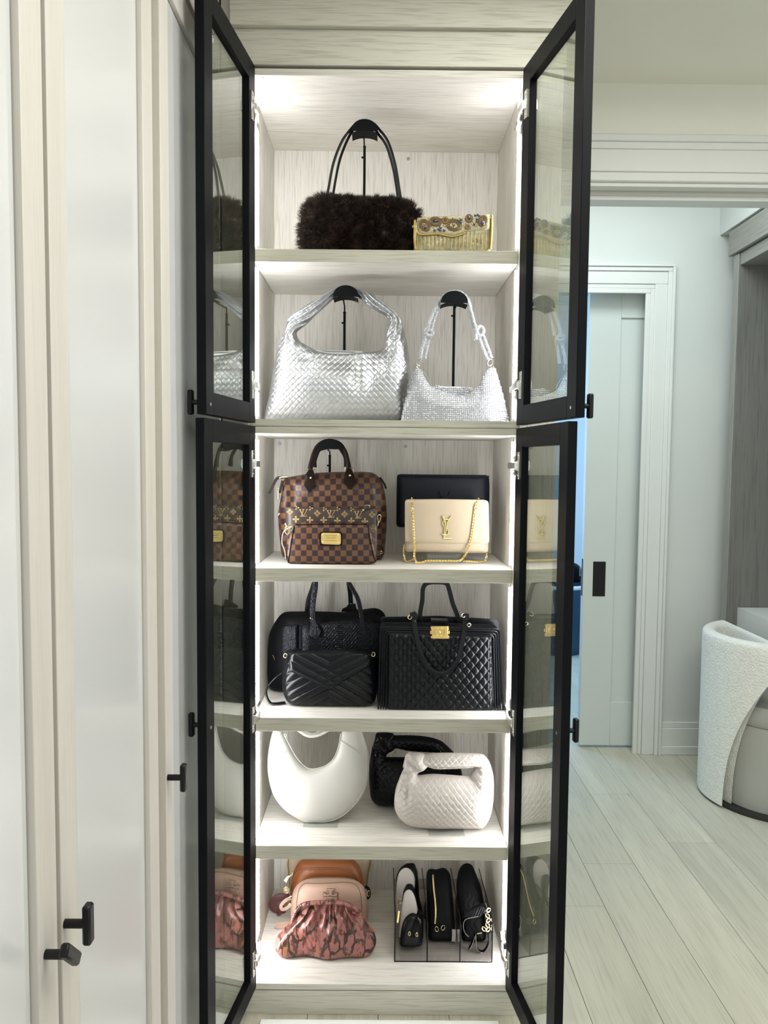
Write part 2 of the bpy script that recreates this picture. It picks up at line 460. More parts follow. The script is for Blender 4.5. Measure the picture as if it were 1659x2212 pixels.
damier('damier_small', 0.0154, 0.25, 0.42, 0.01, 0.12)

def python_mat():
    m, nt, N, L, p = new_mat('python'); setp(p, rough=0.30, spec=0.5, coat=0.25, crough=0.15)
    v = coords(N, L, (1.25, 0.6, 0.62))
    nz = noise(N, L, v, 24, 3, 0.6, 1.0)
    vo = N.new('ShaderNodeTexVoronoi'); vo.feature = 'DISTANCE_TO_EDGE'; vo.inputs['Scale'].default_value = 30
    vm = N.new('ShaderNodeVectorMath'); vm.operation = 'MULTIPLY_ADD'; vm.inputs[1].default_value = (0.03, 0.03, 0.03)
    tn = N.new('ShaderNodeTexNoise'); tn.inputs['Scale'].default_value = 38; tn.inputs['Detail'].default_value = 3; L.new(v, tn.inputs['Vector'])
    L.new(tn.outputs['Color'], vm.inputs[0]); L.new(v, vm.inputs[2]); L.new(vm.outputs[0], vo.inputs['Vector'])
    wob = math_node(N, L, 'ADD', vo.outputs['Distance'], math_node(N, L, 'MULTIPLY', noise(N, L, v, 90, 2), 0.12))
    band = ramp(N, L, wob, [(0.0, (1, 1, 1)), (0.13, (1, 1, 1)), (0.155, (0, 0, 0))])
    gate = ramp(N, L, noise(N, L, v, 20, 2), [(0.43, (0, 0, 0)), (0.47, (1, 1, 1))])
    mask = mixc(N, L, 'MULTIPLY', 1.0, band, gate)
    speck = ramp(N, L, noise(N, L, v, 75, 3), [(0.575, (0, 0, 0)), (0.60, (1, 1, 1))])
    base = ramp(N, L, nz, [(0.36, (0.17, 0.052, 0.040)), (0.46, (0.33, 0.125, 0.108)), (0.56, (0.30, 0.110, 0.098)), (0.63, (0.30, 0.125, 0.055))])
    c = mixc(N, L, 'MIX', mask, base, (0.035, 0.014, 0.007))
    c = mixc(N, L, 'MIX', speck, c, (0.10, 0.030, 0.022))
    L.new(c, p.inputs['Base Color'])
    vs = N.new('ShaderNodeTexVoronoi'); vs.inputs['Scale'].default_value = 420; L.new(coords(N, L), vs.inputs['Vector'])
    bump(N, L, p, vs.outputs['Distance'], 0.35, 0.001)
    M['python'] = m
python_mat()

def glass_mat(name, tint, f0, rough=0.0):
    """flat clear sheet: tinted see-through plus a mirror layer that grows towards grazing angles"""
    m, nt, N, L, p = new_mat(name); N.remove(p)
    out = N['Material Output']
    tr = N.new('ShaderNodeBsdfTransparent'); tr.inputs[0].default_value = (*tint, 1)
    gl = N.new('ShaderNodeBsdfGlossy'); gl.inputs['Roughness'].default_value = rough; gl.inputs[0].default_value = (0.95, 0.97, 0.95, 1)
    lw = N.new('ShaderNodeLayerWeight'); lw.inputs[0].default_value = 0.5      # facing = 1 - cos
    pw = math_node(N, L, 'POWER', lw.outputs['Facing'], 5.0)
    fac = math_node(N, L, 'ADD', math_node(N, L, 'MULTIPLY', pw, 1 - f0), f0)
    mx = N.new('ShaderNodeMixShader'); L.new(fac, mx.inputs[0]); L.new(tr.outputs[0], mx.inputs[1]); L.new(gl.outputs[0], mx.inputs[2])
    L.new(mx.outputs[0], out.inputs[0]); M[name] = m
glass_mat('door_glass', (0.76, 0.79, 0.74), 0.36)
glass_mat('clear_acrylic', (0.95, 0.96, 0.96), 0.04)
glass_mat('smoke_acrylic', (0.84, 0.83, 0.83), 0.04)

def emit(name, color, strength):
    m, nt, N, L, p = new_mat(name); setp(p, (0.8, 0.8, 0.8), 0.5)
    p.inputs['Emission Color'].default_value = (*color, 1); p.inputs['Emission Strength'].default_value = strength
    M[name] = m
emit('led', (0.96, 0.97, 1.0), LED_STRENGTH)

def floor_mat():
    m, nt, N, L, p = new_mat('floor_oak'); setp(p, rough=0.42, spec=0.4)
    v1 = coords(N, L, (10, 0.7, 10)); v2 = coords(N, L, (150, 5, 150)); v3 = coords(N, L, (14, 3.5, 1))
    col = (0.60, 0.575, 0.475)
    oi = N.new('ShaderNodeObjectInfo')
    f1 = noise(N, L, v1, 1.0, 4, 0.6, 1.4); f2 = noise(N, L, v2, 1.0, 2)
    c = ramp(N, L, f1, [(0.3, tuple(x * 0.88 for x in col)), (0.7, tuple(x * 1.08 for x in col))])
    c = mixc(N, L, 'MULTIPLY', 1.0, c, ramp(N, L, f2, [(0.33, (0.87, 0.87, 0.87)), (0.5, (1, 1, 1))]))
    kn = ramp(N, L, noise(N, L, v3, 1.6, 2), [(0.72, (1, 1, 1)), (0.80, (0.62, 0.60, 0.60))])
    c = mixc(N, L, 'MULTIPLY', 1.0, c, kn)
    tone = ramp(N, L, oi.outputs['Random'], [(0.0, (0.93, 0.93, 0.93)), (1.0, (1.04, 1.03, 1.02))])
    c = mixc(N, L, 'MULTIPLY', 1.0, c, tone)
    L.new(c, p.inputs['Base Color']); bump(N, L, p, f2, 0.08, 0.0005)
    M['floor_oak'] = m
floor_mat()
def scale_mat():
    m, nt, N, L, p = new_mat('black_scales'); setp(p, (0.004, 0.005, 0.008), 0.28, spec=0.22)
    vo = N.new('ShaderNodeTexVoronoi'); vo.inputs['Scale'].default_value = 330; L.new(coords(N, L, (1, 1, 1.0), (0, 0.7, 0)), vo.inputs['Vector'])
    bump(N, L, p, vo.outputs['Distance'], 0.6, 0.002); M['black_scales'] = m
scale_mat()

# ------------------------------------------------------------------ the setting
def struct(mb, name, mat, parent=None, **kw): return mb.build(name, mat, parent, kind=None if parent is not None else 'structure', **kw)
FL = struct(MB().box(-1.2, 2.6, -1.6, 7.0, -0.06, -0.006, 0), 'floor', 'seam_dark')
pw, px0 = 0.185, 0.744 - 0.185 * 8
k = 0
for i in range(15):
    x0 = px0 + i * pw
    ends = [-1.5, 0.35 + 0.55 * ((i * 5) % 3), 2.70 if i == 8 else 2.0 + 0.43 * ((i * 7) % 4), 4.0 + 0.4 * (i % 3), 6.9]
    for a, b in zip(ends, ends[1:]):
        if b < 0.4: continue
        MB().box(x0 + 0.0006, x0 + pw - 0.0006, a + 0.0008, b - 0.0008, -0.006, 0.0, 0.0007).build('plank', 'floor_oak', FL)

# closet shell: ceiling, side walls, the wall with the wide cased opening
CE = H + 1.17
struct(MB().box(-1.2, 2.5, -1.6, 2.56, CE, CE + 0.1, 0), 'ceiling', 'ceiling_paint')
struct(MB().box(-1.14, -1.04, -1.6, 2.56, 0, CE, 0), 'wall_left', 'wall_paint')
struct(MB().box(2.3, 2.4, -1.6, 2.43, 0, CE, 0), 'wall_right', 'wall_paint')
HD = H + 0.874
wb = MB().box(-1.04, 0.50, 2.43, 2.55, 0, CE, 0).box(1.66, 2.4, 2.43, 2.55, 0, CE, 0).box(0.50, 1.66, 2.43, 2.465, HD + 0.004, CE, 0).box(0.50, 1.66, 2.487, 2.55, HD - 0.02, CE, 0)
struct(wb, 'wall_back', 'ceiling_paint')
t = MB()
zA, zB = HD, H + 1.0127
t.box(0.36, 1.80, 2.4165, 2.43, zA, zA + 0.028, 0.003).box(0.36, 1.80, 2.4145, 2.43, zA + 0.028, zA + 0.095, 0.002).box(0.36, 1.80, 2.4125, 2.43, zA + 0.095, zB - 0.022, 0.002).box(0.36, 1.80, 2.408, 2.43, zB - 0.022, zB, 0.003)
t.box(0.37, 0.50, 2.412, 2.43, 0, zA).box(1.66, 1.79, 2.412, 2.43, 0, zA)
struct(t, 'trim_1', 'trim_paint')
struct(MB().box(0.50, 1.66, 2.43, 2.466, zA - 0.012, zA + 0.004).box(0.50, 1.66, 2.486, 2.55, zA - 0.034, zA - 0.02), 'trim_2', 'trim_paint')
struct(MB().box(0.50, 1.66, 2.466, 2.487, zA + 0.02, zA + 0.03), 'trim_3', 'seam_dark')
# vanity room
VC = 2.90
struct(MB().box(-0.2, 2.5, 2.55, 3.97, VC, VC + 0.1, 0), 'ceiling_vanity', 'ceiling_paint')
struct(MB().box(-0.3, -0.2, 2.55, 3.77, 0, VC, 0), 'wall_vanity_left', 'wall_paint')
struct(MB().box(2.3, 2.4, 2.55, 3.77, 0, VC, 0), 'wall_vanity_right', 'wall_paint')
DT = H + 0.862
wf = MB()
for y0, y1 in ((3.77, 3.838), (3.902, 3.97)):
    wf.box(-0.3, 0.45, y0, y1, 0, VC, 0).box(1.305, 2.4, y0, y1, 0, VC, 0).box(0.45, 1.305, y0, y1, DT, VC, 0)
struct(wf, 'wall_far', 'wall_paint')
struct(MB().box(1.62, 2.3, 2.552, 3.768, H + 1.112, VC - 0.002, 0), 'wall_bulkhead', 'wall_paint')
ct = MB()
CT = H + 0.962
for (xa, xb, yf) in ((1.268, 1.292, 3.759), (1.292, 1.312, 3.762), (1.312, 1.372, 3.757), (1.372, 1.392, 3.750), (1.392, 1.405, 3.742)):
    ct.box(xa, xb, yf, 3.772, 0, DT - 0.03 + (xa - 1.268), 0.002)
    d = xa - 1.268
    ct.box(0.35, xb, yf, 3.772, DT - 0.03 + d, DT - 0.03 + d + (xb - xa), 0.002)
ct.box(1.292, 1.306, 3.772, 3.84, 0, DT, 0.001)
struct(ct, 'trim_4', 'trim_paint')
bb = MB().box(1.405, 2.3, 3.752, 3.77, 0, 0.045, 0.003).box(1.405, 2.3, 3.757, 3.77, 0.045, 0.135, 0.002).box(1.405, 2.3, 3.762, 3.77, 0.135, 0.165, 0.002)
struct(bb, 'baseboard_far', 'trim_paint')
# sliding door
D1 = thing('door_1', None, None, (1.2, 3.87, 0), kind='structure')
xl, xr, zb, zt, yf, yb = 1.024, 1.52, 0.012, DT + 0.02, 3.850, 3.890
dm = MB().box(xl, xl + 0.157, yf, yb, zb, zt).box(xr - 0.12, xr, yf, yb, zb, zt).box(xl + 0.157, xr - 0.12, yf, yb, zb, zb + 0.225).box(xl + 0.157, xr - 0.12, yf, yb, zt - 0.15, zt)
dm.build('door_frame', 'door_paint', D1)
MB().box(xl + 0.152, xr - 0.115, yf + 0.011, yb - 0.011, zb + 0.22, zt - 0.145).build('door_panel', 'door_paint', D1)
a, b = at(1281.5, 1213, 3.85), at(1306.5, 1288, 3.85)
MB().box(a[0], b[0], 3.8475, 3.852, b[2], a[2], 0.0008).build('flush_pull', 'black_metal', D1)
a, b = at(1264, 1208, 3.85), at(1268, 1288, 3.85)
MB().box(xl - 0.0015, xl + 0.002, 3.860, 3.880, b[2], a[2], 0.0008).build('edge_pull', 'black_metal', D1)
# room beyond the sliding door
struct(MB().box(-0.6, 2.6, 6.9, 7.0, 0, 2.8, 0), 'wall_beyond', 'far_wall_paint')
struct(MB().box(2.5, 2.6, 3.97, 6.9, 0, 2.8, 0), 'wall_beyond_right', 'far_wall_paint')
struct(MB().box(-0.6, -0.5, 3.97, 6.9, 0, 2.8, 0), 'wall_beyond_left', 'far_wall_paint')
struct(MB().box(-0.6, 2.6, 3.972, 6.9, 2.8, 2.9, 0), 'ceiling_beyond', 'ceiling_paint')

# ------------------------------------------------------------------ wardrobe wall on the left
WX = -0.40
def shaker_door(par, y0, y1, z0, z1, st=0.055):
    d = MB().box(WX - 0.02, WX, y0, y0 + st, z0, z1, 0.001).box(WX - 0.02, WX, y1 - st, y1, z0, z1, 0.001)
    d.box(WX - 0.02, WX, y0 + st, y1 - st, z0, z0 + st, 0.001).box(WX - 0.02, WX, y0 + st, y1 - st, z1 - st, z1, 0.001)
    o = d.build('door', 'stile_z', par)
    MB().box(WX - 0.016, WX - 0.009, y0 + st, y1 - st - 0.0028, z0 + st, z1 - st - 0.0025, 0.0004).build('panel', 'white_panel', o, label='glossy white inset panel')
    MB().box(WX - 0.0195, WX - 0.0165, y0 + st - 0.01, y1 - st + 0.01, z0 + st - 0.01, z1 - st + 0.01, 0).build('panel_backing', 'seam_dark', o)
    return o
def bar_knob(o, y, z, tilt=0.0):
    p = MB().rod((WX - 0.002, y, z), (WX + 0.026, y, z), 0.0058)
    b = MB().box(WX + 0.0245, WX + 0.0355, y - 0.008, y + 0.008, z - 0.026, z + 0.026, 0.0025)
    V = b.v[0]; c, s = math.cos(tilt), math.sin(tilt); dy, dz = V[:, 1] - y, V[:, 2] - z
    V[:, 1] = y + c * dy + s * dz; V[:, 2] = z - s * dy + c * dz
    p.add(V, b.f); return p.build('bar_knob', 'black_metal', o, label='matte black bar knob on a round post')
WT = H + 0.922
wA = thing('wardrobe', 'pale oak wardrobe with two white panelled doors nearest the left edge', 'wardrobe', (-0.7, 0.9, 0))
MB().box(-1.03, WX - 0.024, 0.40, 1.368, 0.0, WT + 0.01, 0.001).build('carcass', 'stile_z', wA)
d = shaker_door(wA, 0.44, 0.928, 0.085, WT); bar_knob(d, 0.893, H - 0.594, -0.8)
d = shaker_door(wA, 0.9405, 1.366, 0.085, WT); bar_knob(d, 0.9495, H - 0.5905)
wB = thing('wardrobe', 'pale oak wardrobe with one white panelled door beside the glass fronted cabinet', 'wardrobe', (-0.7, 1.65, 0))
MB().box(-1.03, WX - 0.024, 1.412, 1.925, 0.0, WT + 0.01, 0.001).build('carcass', 'stile_z', wB)
MB().box(-1.03, WX - 0.016, 1.3695, 1.4085, 0.0, WT + 0.012, 0.001).build('filler_strip', 'oak_filler', wB, label='olive toned oak filler strip set back between the doors')
d = shaker_door(wB, 1.412, 1.925, 0.085, WT); bar_knob(d, 1.424, H - 0.597)
struct(MB().box(-1.03, WX, 0.40, 1.925, WT + 0.0165, CE, 0.001), 'trim_5', 'stile_y')
struct(MB().box(-1.03, WX - 0.035, 0.40, 1.925, 0.0, 0.001, 0), 'baseboard_left', 'seam_dark')

# ------------------------------------------------------------------ display cabinet
FY, BY = 1.93, 2.383
XL, XR = -0.332, 0.345
ZT = H + 0.940
dc = thing('display_cabinet', 'tall oak display cabinet with open black framed glass doors and lit shelves of handbags', 'cabinet', (0, 2.15, 0))
def cab(name, x0, x1, y0, y1, z0, z1, mat, b=0.0008, **kw): return MB().box(x0, x1, y0, y1, z0, z1, b).build(name, mat, dc, **kw)
ZJ = H + 0.0915
cab('side_panel', XL - 0.018, XL, FY, BY + 0.012, 0.0, ZT + 0.016, 'oak_z')
cab('side_panel', XR, XR + 0.018, FY, BY + 0.012, 0.0, ZT + 0.016, 'oak_z')
cab('back_panel', XL, XR, BY, BY + 0.012, 0.07, ZT + 0.016, 'oak_z')
cab('top_panel', XL, XR, FY, BY, ZT, ZT + 0.016, 'oak_x')
SH = {}
for nm, zt, th, y in (('a', 0.545, 0.032, 2.000), ('c', -0.274, 0.035, 1.992), ('d', -0.670, 0.036, 1.987), ('e', -1.0175, 0.036, 1.987)):
    SH[nm] = H + zt
    o_ = cab('shelf', XL + 0.001, XR - 0.001, y + 0.0012, BY, H + zt - th, H + zt, 'oak_x')
    MB().box(XL + 0.001, XR - 0.001, y, y + 0.0012, H + zt - th, H + zt, 0.0003).build('edge_band', 'oak_edge', o_, label='darker oak edge band')
SH['b'] = H + 0.109; SH['f'] = H - 1.360
o_ = cab('shelf', XL, XR, FY + 0.005, BY, ZJ + 0.0006, SH['b'], 'oak_x', label='double thickness fixed shelf, upper board')
MB().box(XL, XR, FY + 0.0038, FY + 0.005, ZJ + 0.0006, SH['b'], 0.0003).build('edge_band', 'oak_edge', o_, label='darker oak edge band')
o_ = cab('shelf', XL, XR, FY + 0.005, BY, H + 0.074, ZJ - 0.0006, 'oak_x', label='double thickness fixed shelf, lower board')
MB().box(XL, XR, FY + 0.0038, FY + 0.005, H + 0.074, ZJ - 0.0006, 0.0003).build('edge_band', 'oak_edge', o_, label='darker oak edge band')
cab('base_panel', XL, XR, FY, BY, SH['f'] - 0.016, SH['f'], 'oak_x')
cab('plinth', -0.40, XR + 0.04, FY - 0.004, FY + 0.014, 0.0, SH['f'] - 0.0175, 'oak_head')
cab('filler_strip', -0.398, XL - 0.0185, FY, FY + 0.018, 0.0, CE - 0.002, 'stile_z')
cab('filler_strip', XR + 0.0185, XR + 0.090, FY, FY + 0.018, 0.0, CE - 0.002, 'oak_z')
cab('header_board', -0.372, XR + 0.095, FY - 0.006, FY + 0.012, ZT + 0.022, H + 1.045, 'oak_head')
cab('header_board', -0.372, XR + 0.105, FY - 0.022, FY + 0.012, H + 1.045, CE - 0.002, 'oak_head')
cab('carcass_top', XL - 0.018, XR + 0.018, FY + 0.02, BY + 0.012, ZT + 0.018, CE - 0.004, 'oak_x')
BAYS = [(SH['f'], SH['e'] - 0.036), (SH['e'], SH['d'] - 0.036), (SH['d'], SH['c'] - 0.035), (SH['c'], H + 0.074), (SH['b'], SH['a'] - 0.032), (SH['a'], ZT)]
for x, s, pr in ((XL, 1, 0.012), (XR, -1, 0.006)):
    for z0, z1 in BAYS:
        cab('led_channel', x, x + s * 0.0012, 2.003, 2.021, z0 + 0.001, z1 - 0.001, 'chrome', 0.0003)
        a_ = np.linspace(-PI / 2, PI / 2, 9)
        MB().prism([(x + s * (0.0014 + (pr - 0.0014) * math.cos(t)), 2.012 + 0.0065 * math.sin(t), z0 + 0.012) for t in a_], (0, 0, z1 - z0 - 0.026)).build('led_strip', 'led', dc, label='glowing white light strip')
pins = MB()
for x, s in ((XL, 1), (XR, -1)):
    for yy in (2.05, 2.30):
        for i in range(58):
            z = 0.16 + 0.038 * i
            pins.disc((x, yy, z), 0.0018, (s, 0, 0), 0.0003, 8)
pins.build('peg_holes', 'grey_metal', dc, stuff=True)
for u, v in ((882, 343), (604, 958), (876, 964)):
    p = at(u, v, BY); MB().disc(p, 0.0052, (0, -1, 0), 0.0015).ring(p + (0, -0.0015, 0), 0.004, 0.0008).build('screw_cap', 'grey_metal', dc)
MB().disc(at(567, 174, 1.945) * [1, 1, 0] + [0, 0, ZT], 0.004, (0, 0, -1), 0.001).build('screw_cap', 'grey_metal', dc)

def glass_door(sgn, hinge, end, z0, z1, zk, hinges, lab):
    hinge = np.array(hinge); d = np.array(end) - hinge; Lw = np.linalg.norm(d); d /= Lw
    n = np.array([sgn * abs(d[1]), 0.0]); n = np.array([-d[1], d[0]]); n = n if n[0] * sgn > 0 else -n
    def xf(V):
        V = np.asarray(V); P = hinge + V[:, :1] * d + V[:, 1:2] * n
        return np.stack([P[:, 0], P[:, 1], V[:, 2]], 1)
    def out(mb, name, mat, par, **kw):
        mb.v = [xf(np.vstack(mb.v))]; return mb.build(name, mat, par, **kw)
    st, T = 0.047, 0.020
    fm = MB().box(0, st, 0, T, z0, z1, 0.0012).box(Lw - st, Lw, 0, T, z0, z1, 0.0012).box(st - .001, Lw - st + .001, 0, T, z0, z0 + st, 0.0012).box(st - .001, Lw - st + .001, 0, T, z1 - st, z1, 0.0012)
    D = out(fm, 'door', 'black_frame', dc, label=lab)
    g = 0.0015
    out(MB().box(st - g, Lw - st + g, 0.009, 0.0125, z0 + st - g, z1 - st + g, 0), 'glass', 'door_glass', D, sharp=30)
    if 'upper left' in lab:
        e = MB()
        for i, w_ in enumerate((0.014, 0.020, 0.018, 0.012)): e.box(Lw - st - 0.012 - w_, Lw - st - 0.010, 0.0084, 0.0089, z1 - st - 0.030 - 0.0045 * i, z1 - st - 0.028 - 0.0045 * i, 0)
        out(e, 'etched_mark', 'plastic_white', D, label='small pale etched mark on the glass')
    k = MB(); s0 = Lw - 0.024
    k.rod((s0, T - 0.001, zk), (s0, T + 0.0175, zk), 0.0052).box(s0 - 0.007, s0 + 0.007, T + 0.0165, T + 0.0275, zk - 0.0255, zk + 0.0255, 0.0025)
    out(k, 'bar_knob', 'black_metal', D)
    out(MB().rod((s0, 0.001, zk - 0.004), (s0, -0.0012, zk - 0.004), 0.0036), 'screw', 'chrome', D)
    for v in hinges:
        z = at(550 if sgn < 0 else 1120, v, 1.93)[2]
        h = MB()
        h.box(0.020, 0.036, -0.0035, 0.001, z - 0.033, z + 0.033, 0.001)
        h.box(0.024, 0.033, -0.0075, -0.003, z - 0.012, z + 0.012, 0.001)
        for dz in (-0.024, 0.024): h.rod((0.028, -0.003, z + dz), (0.028, -0.0045, z + dz), 0.0022)
        V = [xf(np.vstack(h.v))]; h.v = V
        xs = XL if sgn < 0 else XR; q = -sgn
        # arm reaching to the mounting block on the cabinet side
        e0 = hinge + 0.026 * d - n * 0.007
        arm = np.array([(e0[0], e0[1], z), (e0[0] + q * 0.004, 1.912, z), (xs + q * 0.016, 1.945, z), (xs + q * 0.013, 1.962, z)])
        h.tube(arm, 1.0, 8, flat=(0.0042, 0.0085), wide=(0, 0, 1))
        h.box(xs, xs + q * 0.015, 1.973, 2.012, z - 0.0085, z + 0.0085, 0.002).box(xs, xs + q * 0.0165, 1.954, 1.975, z - 0.0095, z + 0.0095, 0.003)
        h.box(xs, xs + q * 0.003, 1.985, 1.998, z - 0.026, z + 0.026, 0.001)
        for dz in (-0.02, 0.02): h.rod((xs + q * 0.003, 1.9915, z + dz), (xs + q * 0.005, 1.9915, z + dz), 0.003)
        h.build('hinge', 'chrome', D)
    return D
ZU0, ZU1, ZL0, ZL1 = H + 0.098, H + 0.952, H - 1.357, H + 0.0905
glass_door(-1, (-0.3125, 1.912), (-0.3565, 1.570), ZU0, ZU1, H + 0.1235, (247, 835), 'black framed glass door, upper left')
glass_door(-1, (-0.3125, 1.912), (-0.3600, 1.572), ZL0, ZL1, H - 0.556, (1002, 1541, 2058), 'black framed glass door, lower left')
glass_door(1, (0.3330, 1.912), (0.3945, 1.572), ZU0, ZU1, H + 0.1235, (244, 836), 'black framed glass door, upper right')
glass_door(1, (0.3330, 1.912), (0.3800, 1.572), ZL0, ZL1, H - 0.562, (1006, 1548, 2058), 'black framed glass door, lower right')

# ------------------------------------------------------------------ rug, vanity, chair, drum in the far room
rg = MB().box(-0.30, 0.315, 0.75, 1.897, 0.0, 0.010, 0.003).build('rug', 'rug_white', None, (0, 1.3, 0), label='white rug on the oak floor in front of the display cabinet', cat='rug')
VX = 1.645
vn = thing('vanity_unit', 'grey oak built in vanity recess with white desk top at right', 'vanity', (1.95, 3.1, 0))
MB().box(VX, 2.295, 3.605, 3.66, 0.0, H + 0.985, 0.001).build('end_panel', 'grey_oak', vn)
MB().box(VX - 0.004, VX, 3.607, 3.658, 0.0, H + 0.985, 0.001).build('face_strip', 'grey_oak_light', vn)
MB().box(2.27, 2.295, 2.56, 3.605, 0.0, H + 0.985, 0.001).build('back_panel', 'grey_oak', vn)
MB().box(VX + 0.003, 2.295, 2.56, 3.605, H + 0.93, H + 0.985, 0.001).build('top_panel', 'vanity_crown', vn)
MB().box(1.628, 2.295, 2.56, 3.690, H + 0.99, H + 1.105, 0.002).build('crown_board', 'vanity_crown', vn)
MB().box(1.693, 2.265, 2.60, 3.603, H - 0.755, H - 0.664, 0.002).build('desk_top', 'white_desk', vn)
dr = MB().box(1.76, 2.25, 2.62, 3.60, H - 0.90, H - 0.757, 0.002).build('drawer', 'white_desk', vn)
MB().box(1.747, 1.762, 2.95, 3.35, H - 0.812, H - 0.800, 0.002).build('drawer_pull', 'grey_metal', dr)

CHX, CHY, CHR = 1.725, 3.28, 0.305
ch = thing('barrel_chair', 'cream boucle barrel chair with curved back at the vanity desk', 'chair', (CHX, CHY, 0))
n = 72
CHT = H - 0.732
def shell(rad, inset):
    G = []
    nz = 30
    for k in range(nz):
        w = k / (nz - 1)                                        # 0 floor .. 1 top
        zz = 0.012 + (CHT - 0.012) * w
        end = 205 + 37 * min(1.0, w / 0.85) ** 2.2            # the near edge leans forward as it climbs
        beg = 360 - end
        aa = np.radians(np.linspace(beg, end, n))
        G.append(np.stack([CHX + rad * np.cos(aa), CHY + rad * np.sin(aa), np.full(n, zz)], 1))
    return np.array(G)
Go, Gi = shell(CHR, 0), shell(CHR - 0.055, 0)
# one closed skin: outside, rounded top, inside
tops = []
for f in np.linspace(0, PI, 9)[1:-1]:
    r_ = (1 + math.cos(f)) / 2
    tops.append(Go[-1] * r_ + Gi[-1] * (1 - r_) + np.array([0, 0, 0.022 * math.sin(f)]))
G = np.concatenate([Go, np.array(tops), Gi[::-1]], 0)
m = MB().grid(G, False, True)
m.build('back_shell', 'boucle', ch, sharp=60)
th = np.arange(64) * 2 * PI / 64
m = MB()
prof = [(0.0, 0.010), (CHR - 0.062, 0.010), (CHR - 0.060, 0.30), (CHR - 0.062, 0.345), (CHR - 0.075, 0.36), (0.0, 0.362)]
m.grid(np.array([[(CHX + 0.01 + r_ * math.cos(a), CHY + r_ * math.sin(a), z) for a in th] for r_, z in prof]), False, True).build('seat_base', 'chair_leather', ch)
m = MB()
prof = [(0.0, 0.362), (CHR - 0.075, 0.362), (CHR - 0.062, 0.38), (CHR - 0.062, 0.42), (CHR - 0.08, 0.445), (0.0, 0.45)]
m.grid(np.array([[(CHX + 0.01 + r_ * math.cos(a), CHY + r_ * math.sin(a), z) for a in th] for r_, z in prof]), False, True).build('seat_cushion', 'chair_leather', ch)
m = MB()
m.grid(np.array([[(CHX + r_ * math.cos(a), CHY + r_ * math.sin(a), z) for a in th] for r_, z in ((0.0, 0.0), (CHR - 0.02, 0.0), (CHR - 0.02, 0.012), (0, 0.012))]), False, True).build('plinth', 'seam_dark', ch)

dx, dy, dr_ = 1.37, 5.95, 0.27
dz = 0.52
m = MB().grid(np.array([[(dx + r_ * math.cos(a), dy + r_ * math.sin(a), z) for a in th] for r_, z in ((0, 0), (dr_ - 0.05, 0.0), (dr_ - 0.01, 0.12), (dr_, 0.3), (dr_ - 0.004, dz), (dr_ - 0.03, dz), (dr_ - 0.03, dz - 0.04), (0, dz - 0.04))]), False, True)
dt = thing('round_tub', 'dark blue round tub with a white rim beyond the sliding door', 'tub', (dx, dy, 0))
m.build('tub_body', 'navy_drum', dt)
MB().ring((dx, dy, dz), dr_ - 0.014, 0.016, (1, 0, 0), (0, 1, 0), 64, 8).build('rim', 'plastic_white', dt)
bg = thing('belt_bag', 'black bag with a square metal buckle resting on the blue tub', 'bag', (dx, dy, dz))
P = np.array([(dx - 0.20, 5.8, dz + 0.012), (dx - 0.21, 5.8, dz + 0.13), (dx - 0.1, 5.8, dz + 0.19), (dx + 0.08, 5.8, dz + 0.185), (dx + 0.19, 5.8, dz + 0.15), (dx + 0.215, 5.8, dz + 0.012)])
m = MB(); cushion(m, P, dy - 0.02, 0.11, n=4, N=60, K=10, soft=0.04); m.build('bag_body', 'black_soft', bg)
b = at(1258.5, 1235, 5.80)
m = MB(); m.tube(np.array([(b[0] - 0.02, 5.802, b[2] - 0.03), (b[0] + 0.035, 5.802, b[2] - 0.03), (b[0] + 0.035, 5.802, b[2] + 0.03), (b[0] - 0.02, 5.802, b[2] + 0.03)]), 0.0045, 6, closed=True); m.build('buckle', 'grey_metal', bg)

# ------------------------------------------------------------------ bags: shared pieces
def bag_stand(label, Y, shelf, cu, vtop, vbot, half, vsleeve, upole=None, thick=1.0, Yp=None):
    """black handbag display stand: saddle cap on a telescopic pole with a flat base"""
    t, b = at(cu, vtop, Y - 0.027), at(cu, vbot, Y - 0.027)
    hw = (at(cu + half, vbot, Y - 0.027) - b)[0]; hh = t[2] - b[2]
    x = b[0]; zb = b[2]
    Yp = Y if Yp is None else Yp
    st = thing('bag_stand', label, 'stand', (x, Yp, shelf))
    a = np.linspace(0, PI, 28)
    P = np.stack([x + hw * np.cos(a), np.full(28, Y - 0.027), zb + hh * np.sin(a) ** 0.9], 1)
    m = MB().prism(P, (0, 0.0022, 0))
    S = np.stack([x + (hw - 0.001) * np.cos(a), np.full(28, Y - 0.025), zb + 0.003 - 0.008 * np.abs(np.cos(a)) ** 2.2], 1)
    G = np.stack([S, S + [0, 0.048, 0]], 1)
    m.grid(G); m.grid(G - [0, 0, 0.0018])
    m.build('saddle', 'stand_black', st)
    px = at(cu if upole is None else upole, vbot, Yp)[0]
    zs = at(cu, vsleeve, Yp)[2]
    MB().rod((px, Yp, shelf + 0.004), (px, Yp, zs), 0.0036 * thick).rod((px, Yp, zs - 0.001), (px, Yp, zs + 0.003), 0.0042 * thick).build('pole_sleeve', 'stand_black', st)
    MB().rod((px, Yp, zs), (px, Yp, zb - 0.004), 0.0021 * thick).rod((px, Yp + 0.001, zb - 0.004), (px, Y + 0.02, zb - 0.001), 0.0021 * thick).build('pole', 'stand_black', st)
    MB().rod((px - 0.003, Yp, zs - 0.028), (px - 0.0085, Yp, zs - 0.028), 0.0026).build('thumb_screw', 'stand_black', st)
    MB().box(px - 0.05, px + 0.05, Yp - 0.008, Yp + 0.07, shelf + 0.0003, shelf + 0.004, 0.001).build('base_plate', 'stand_black', st)
    return st
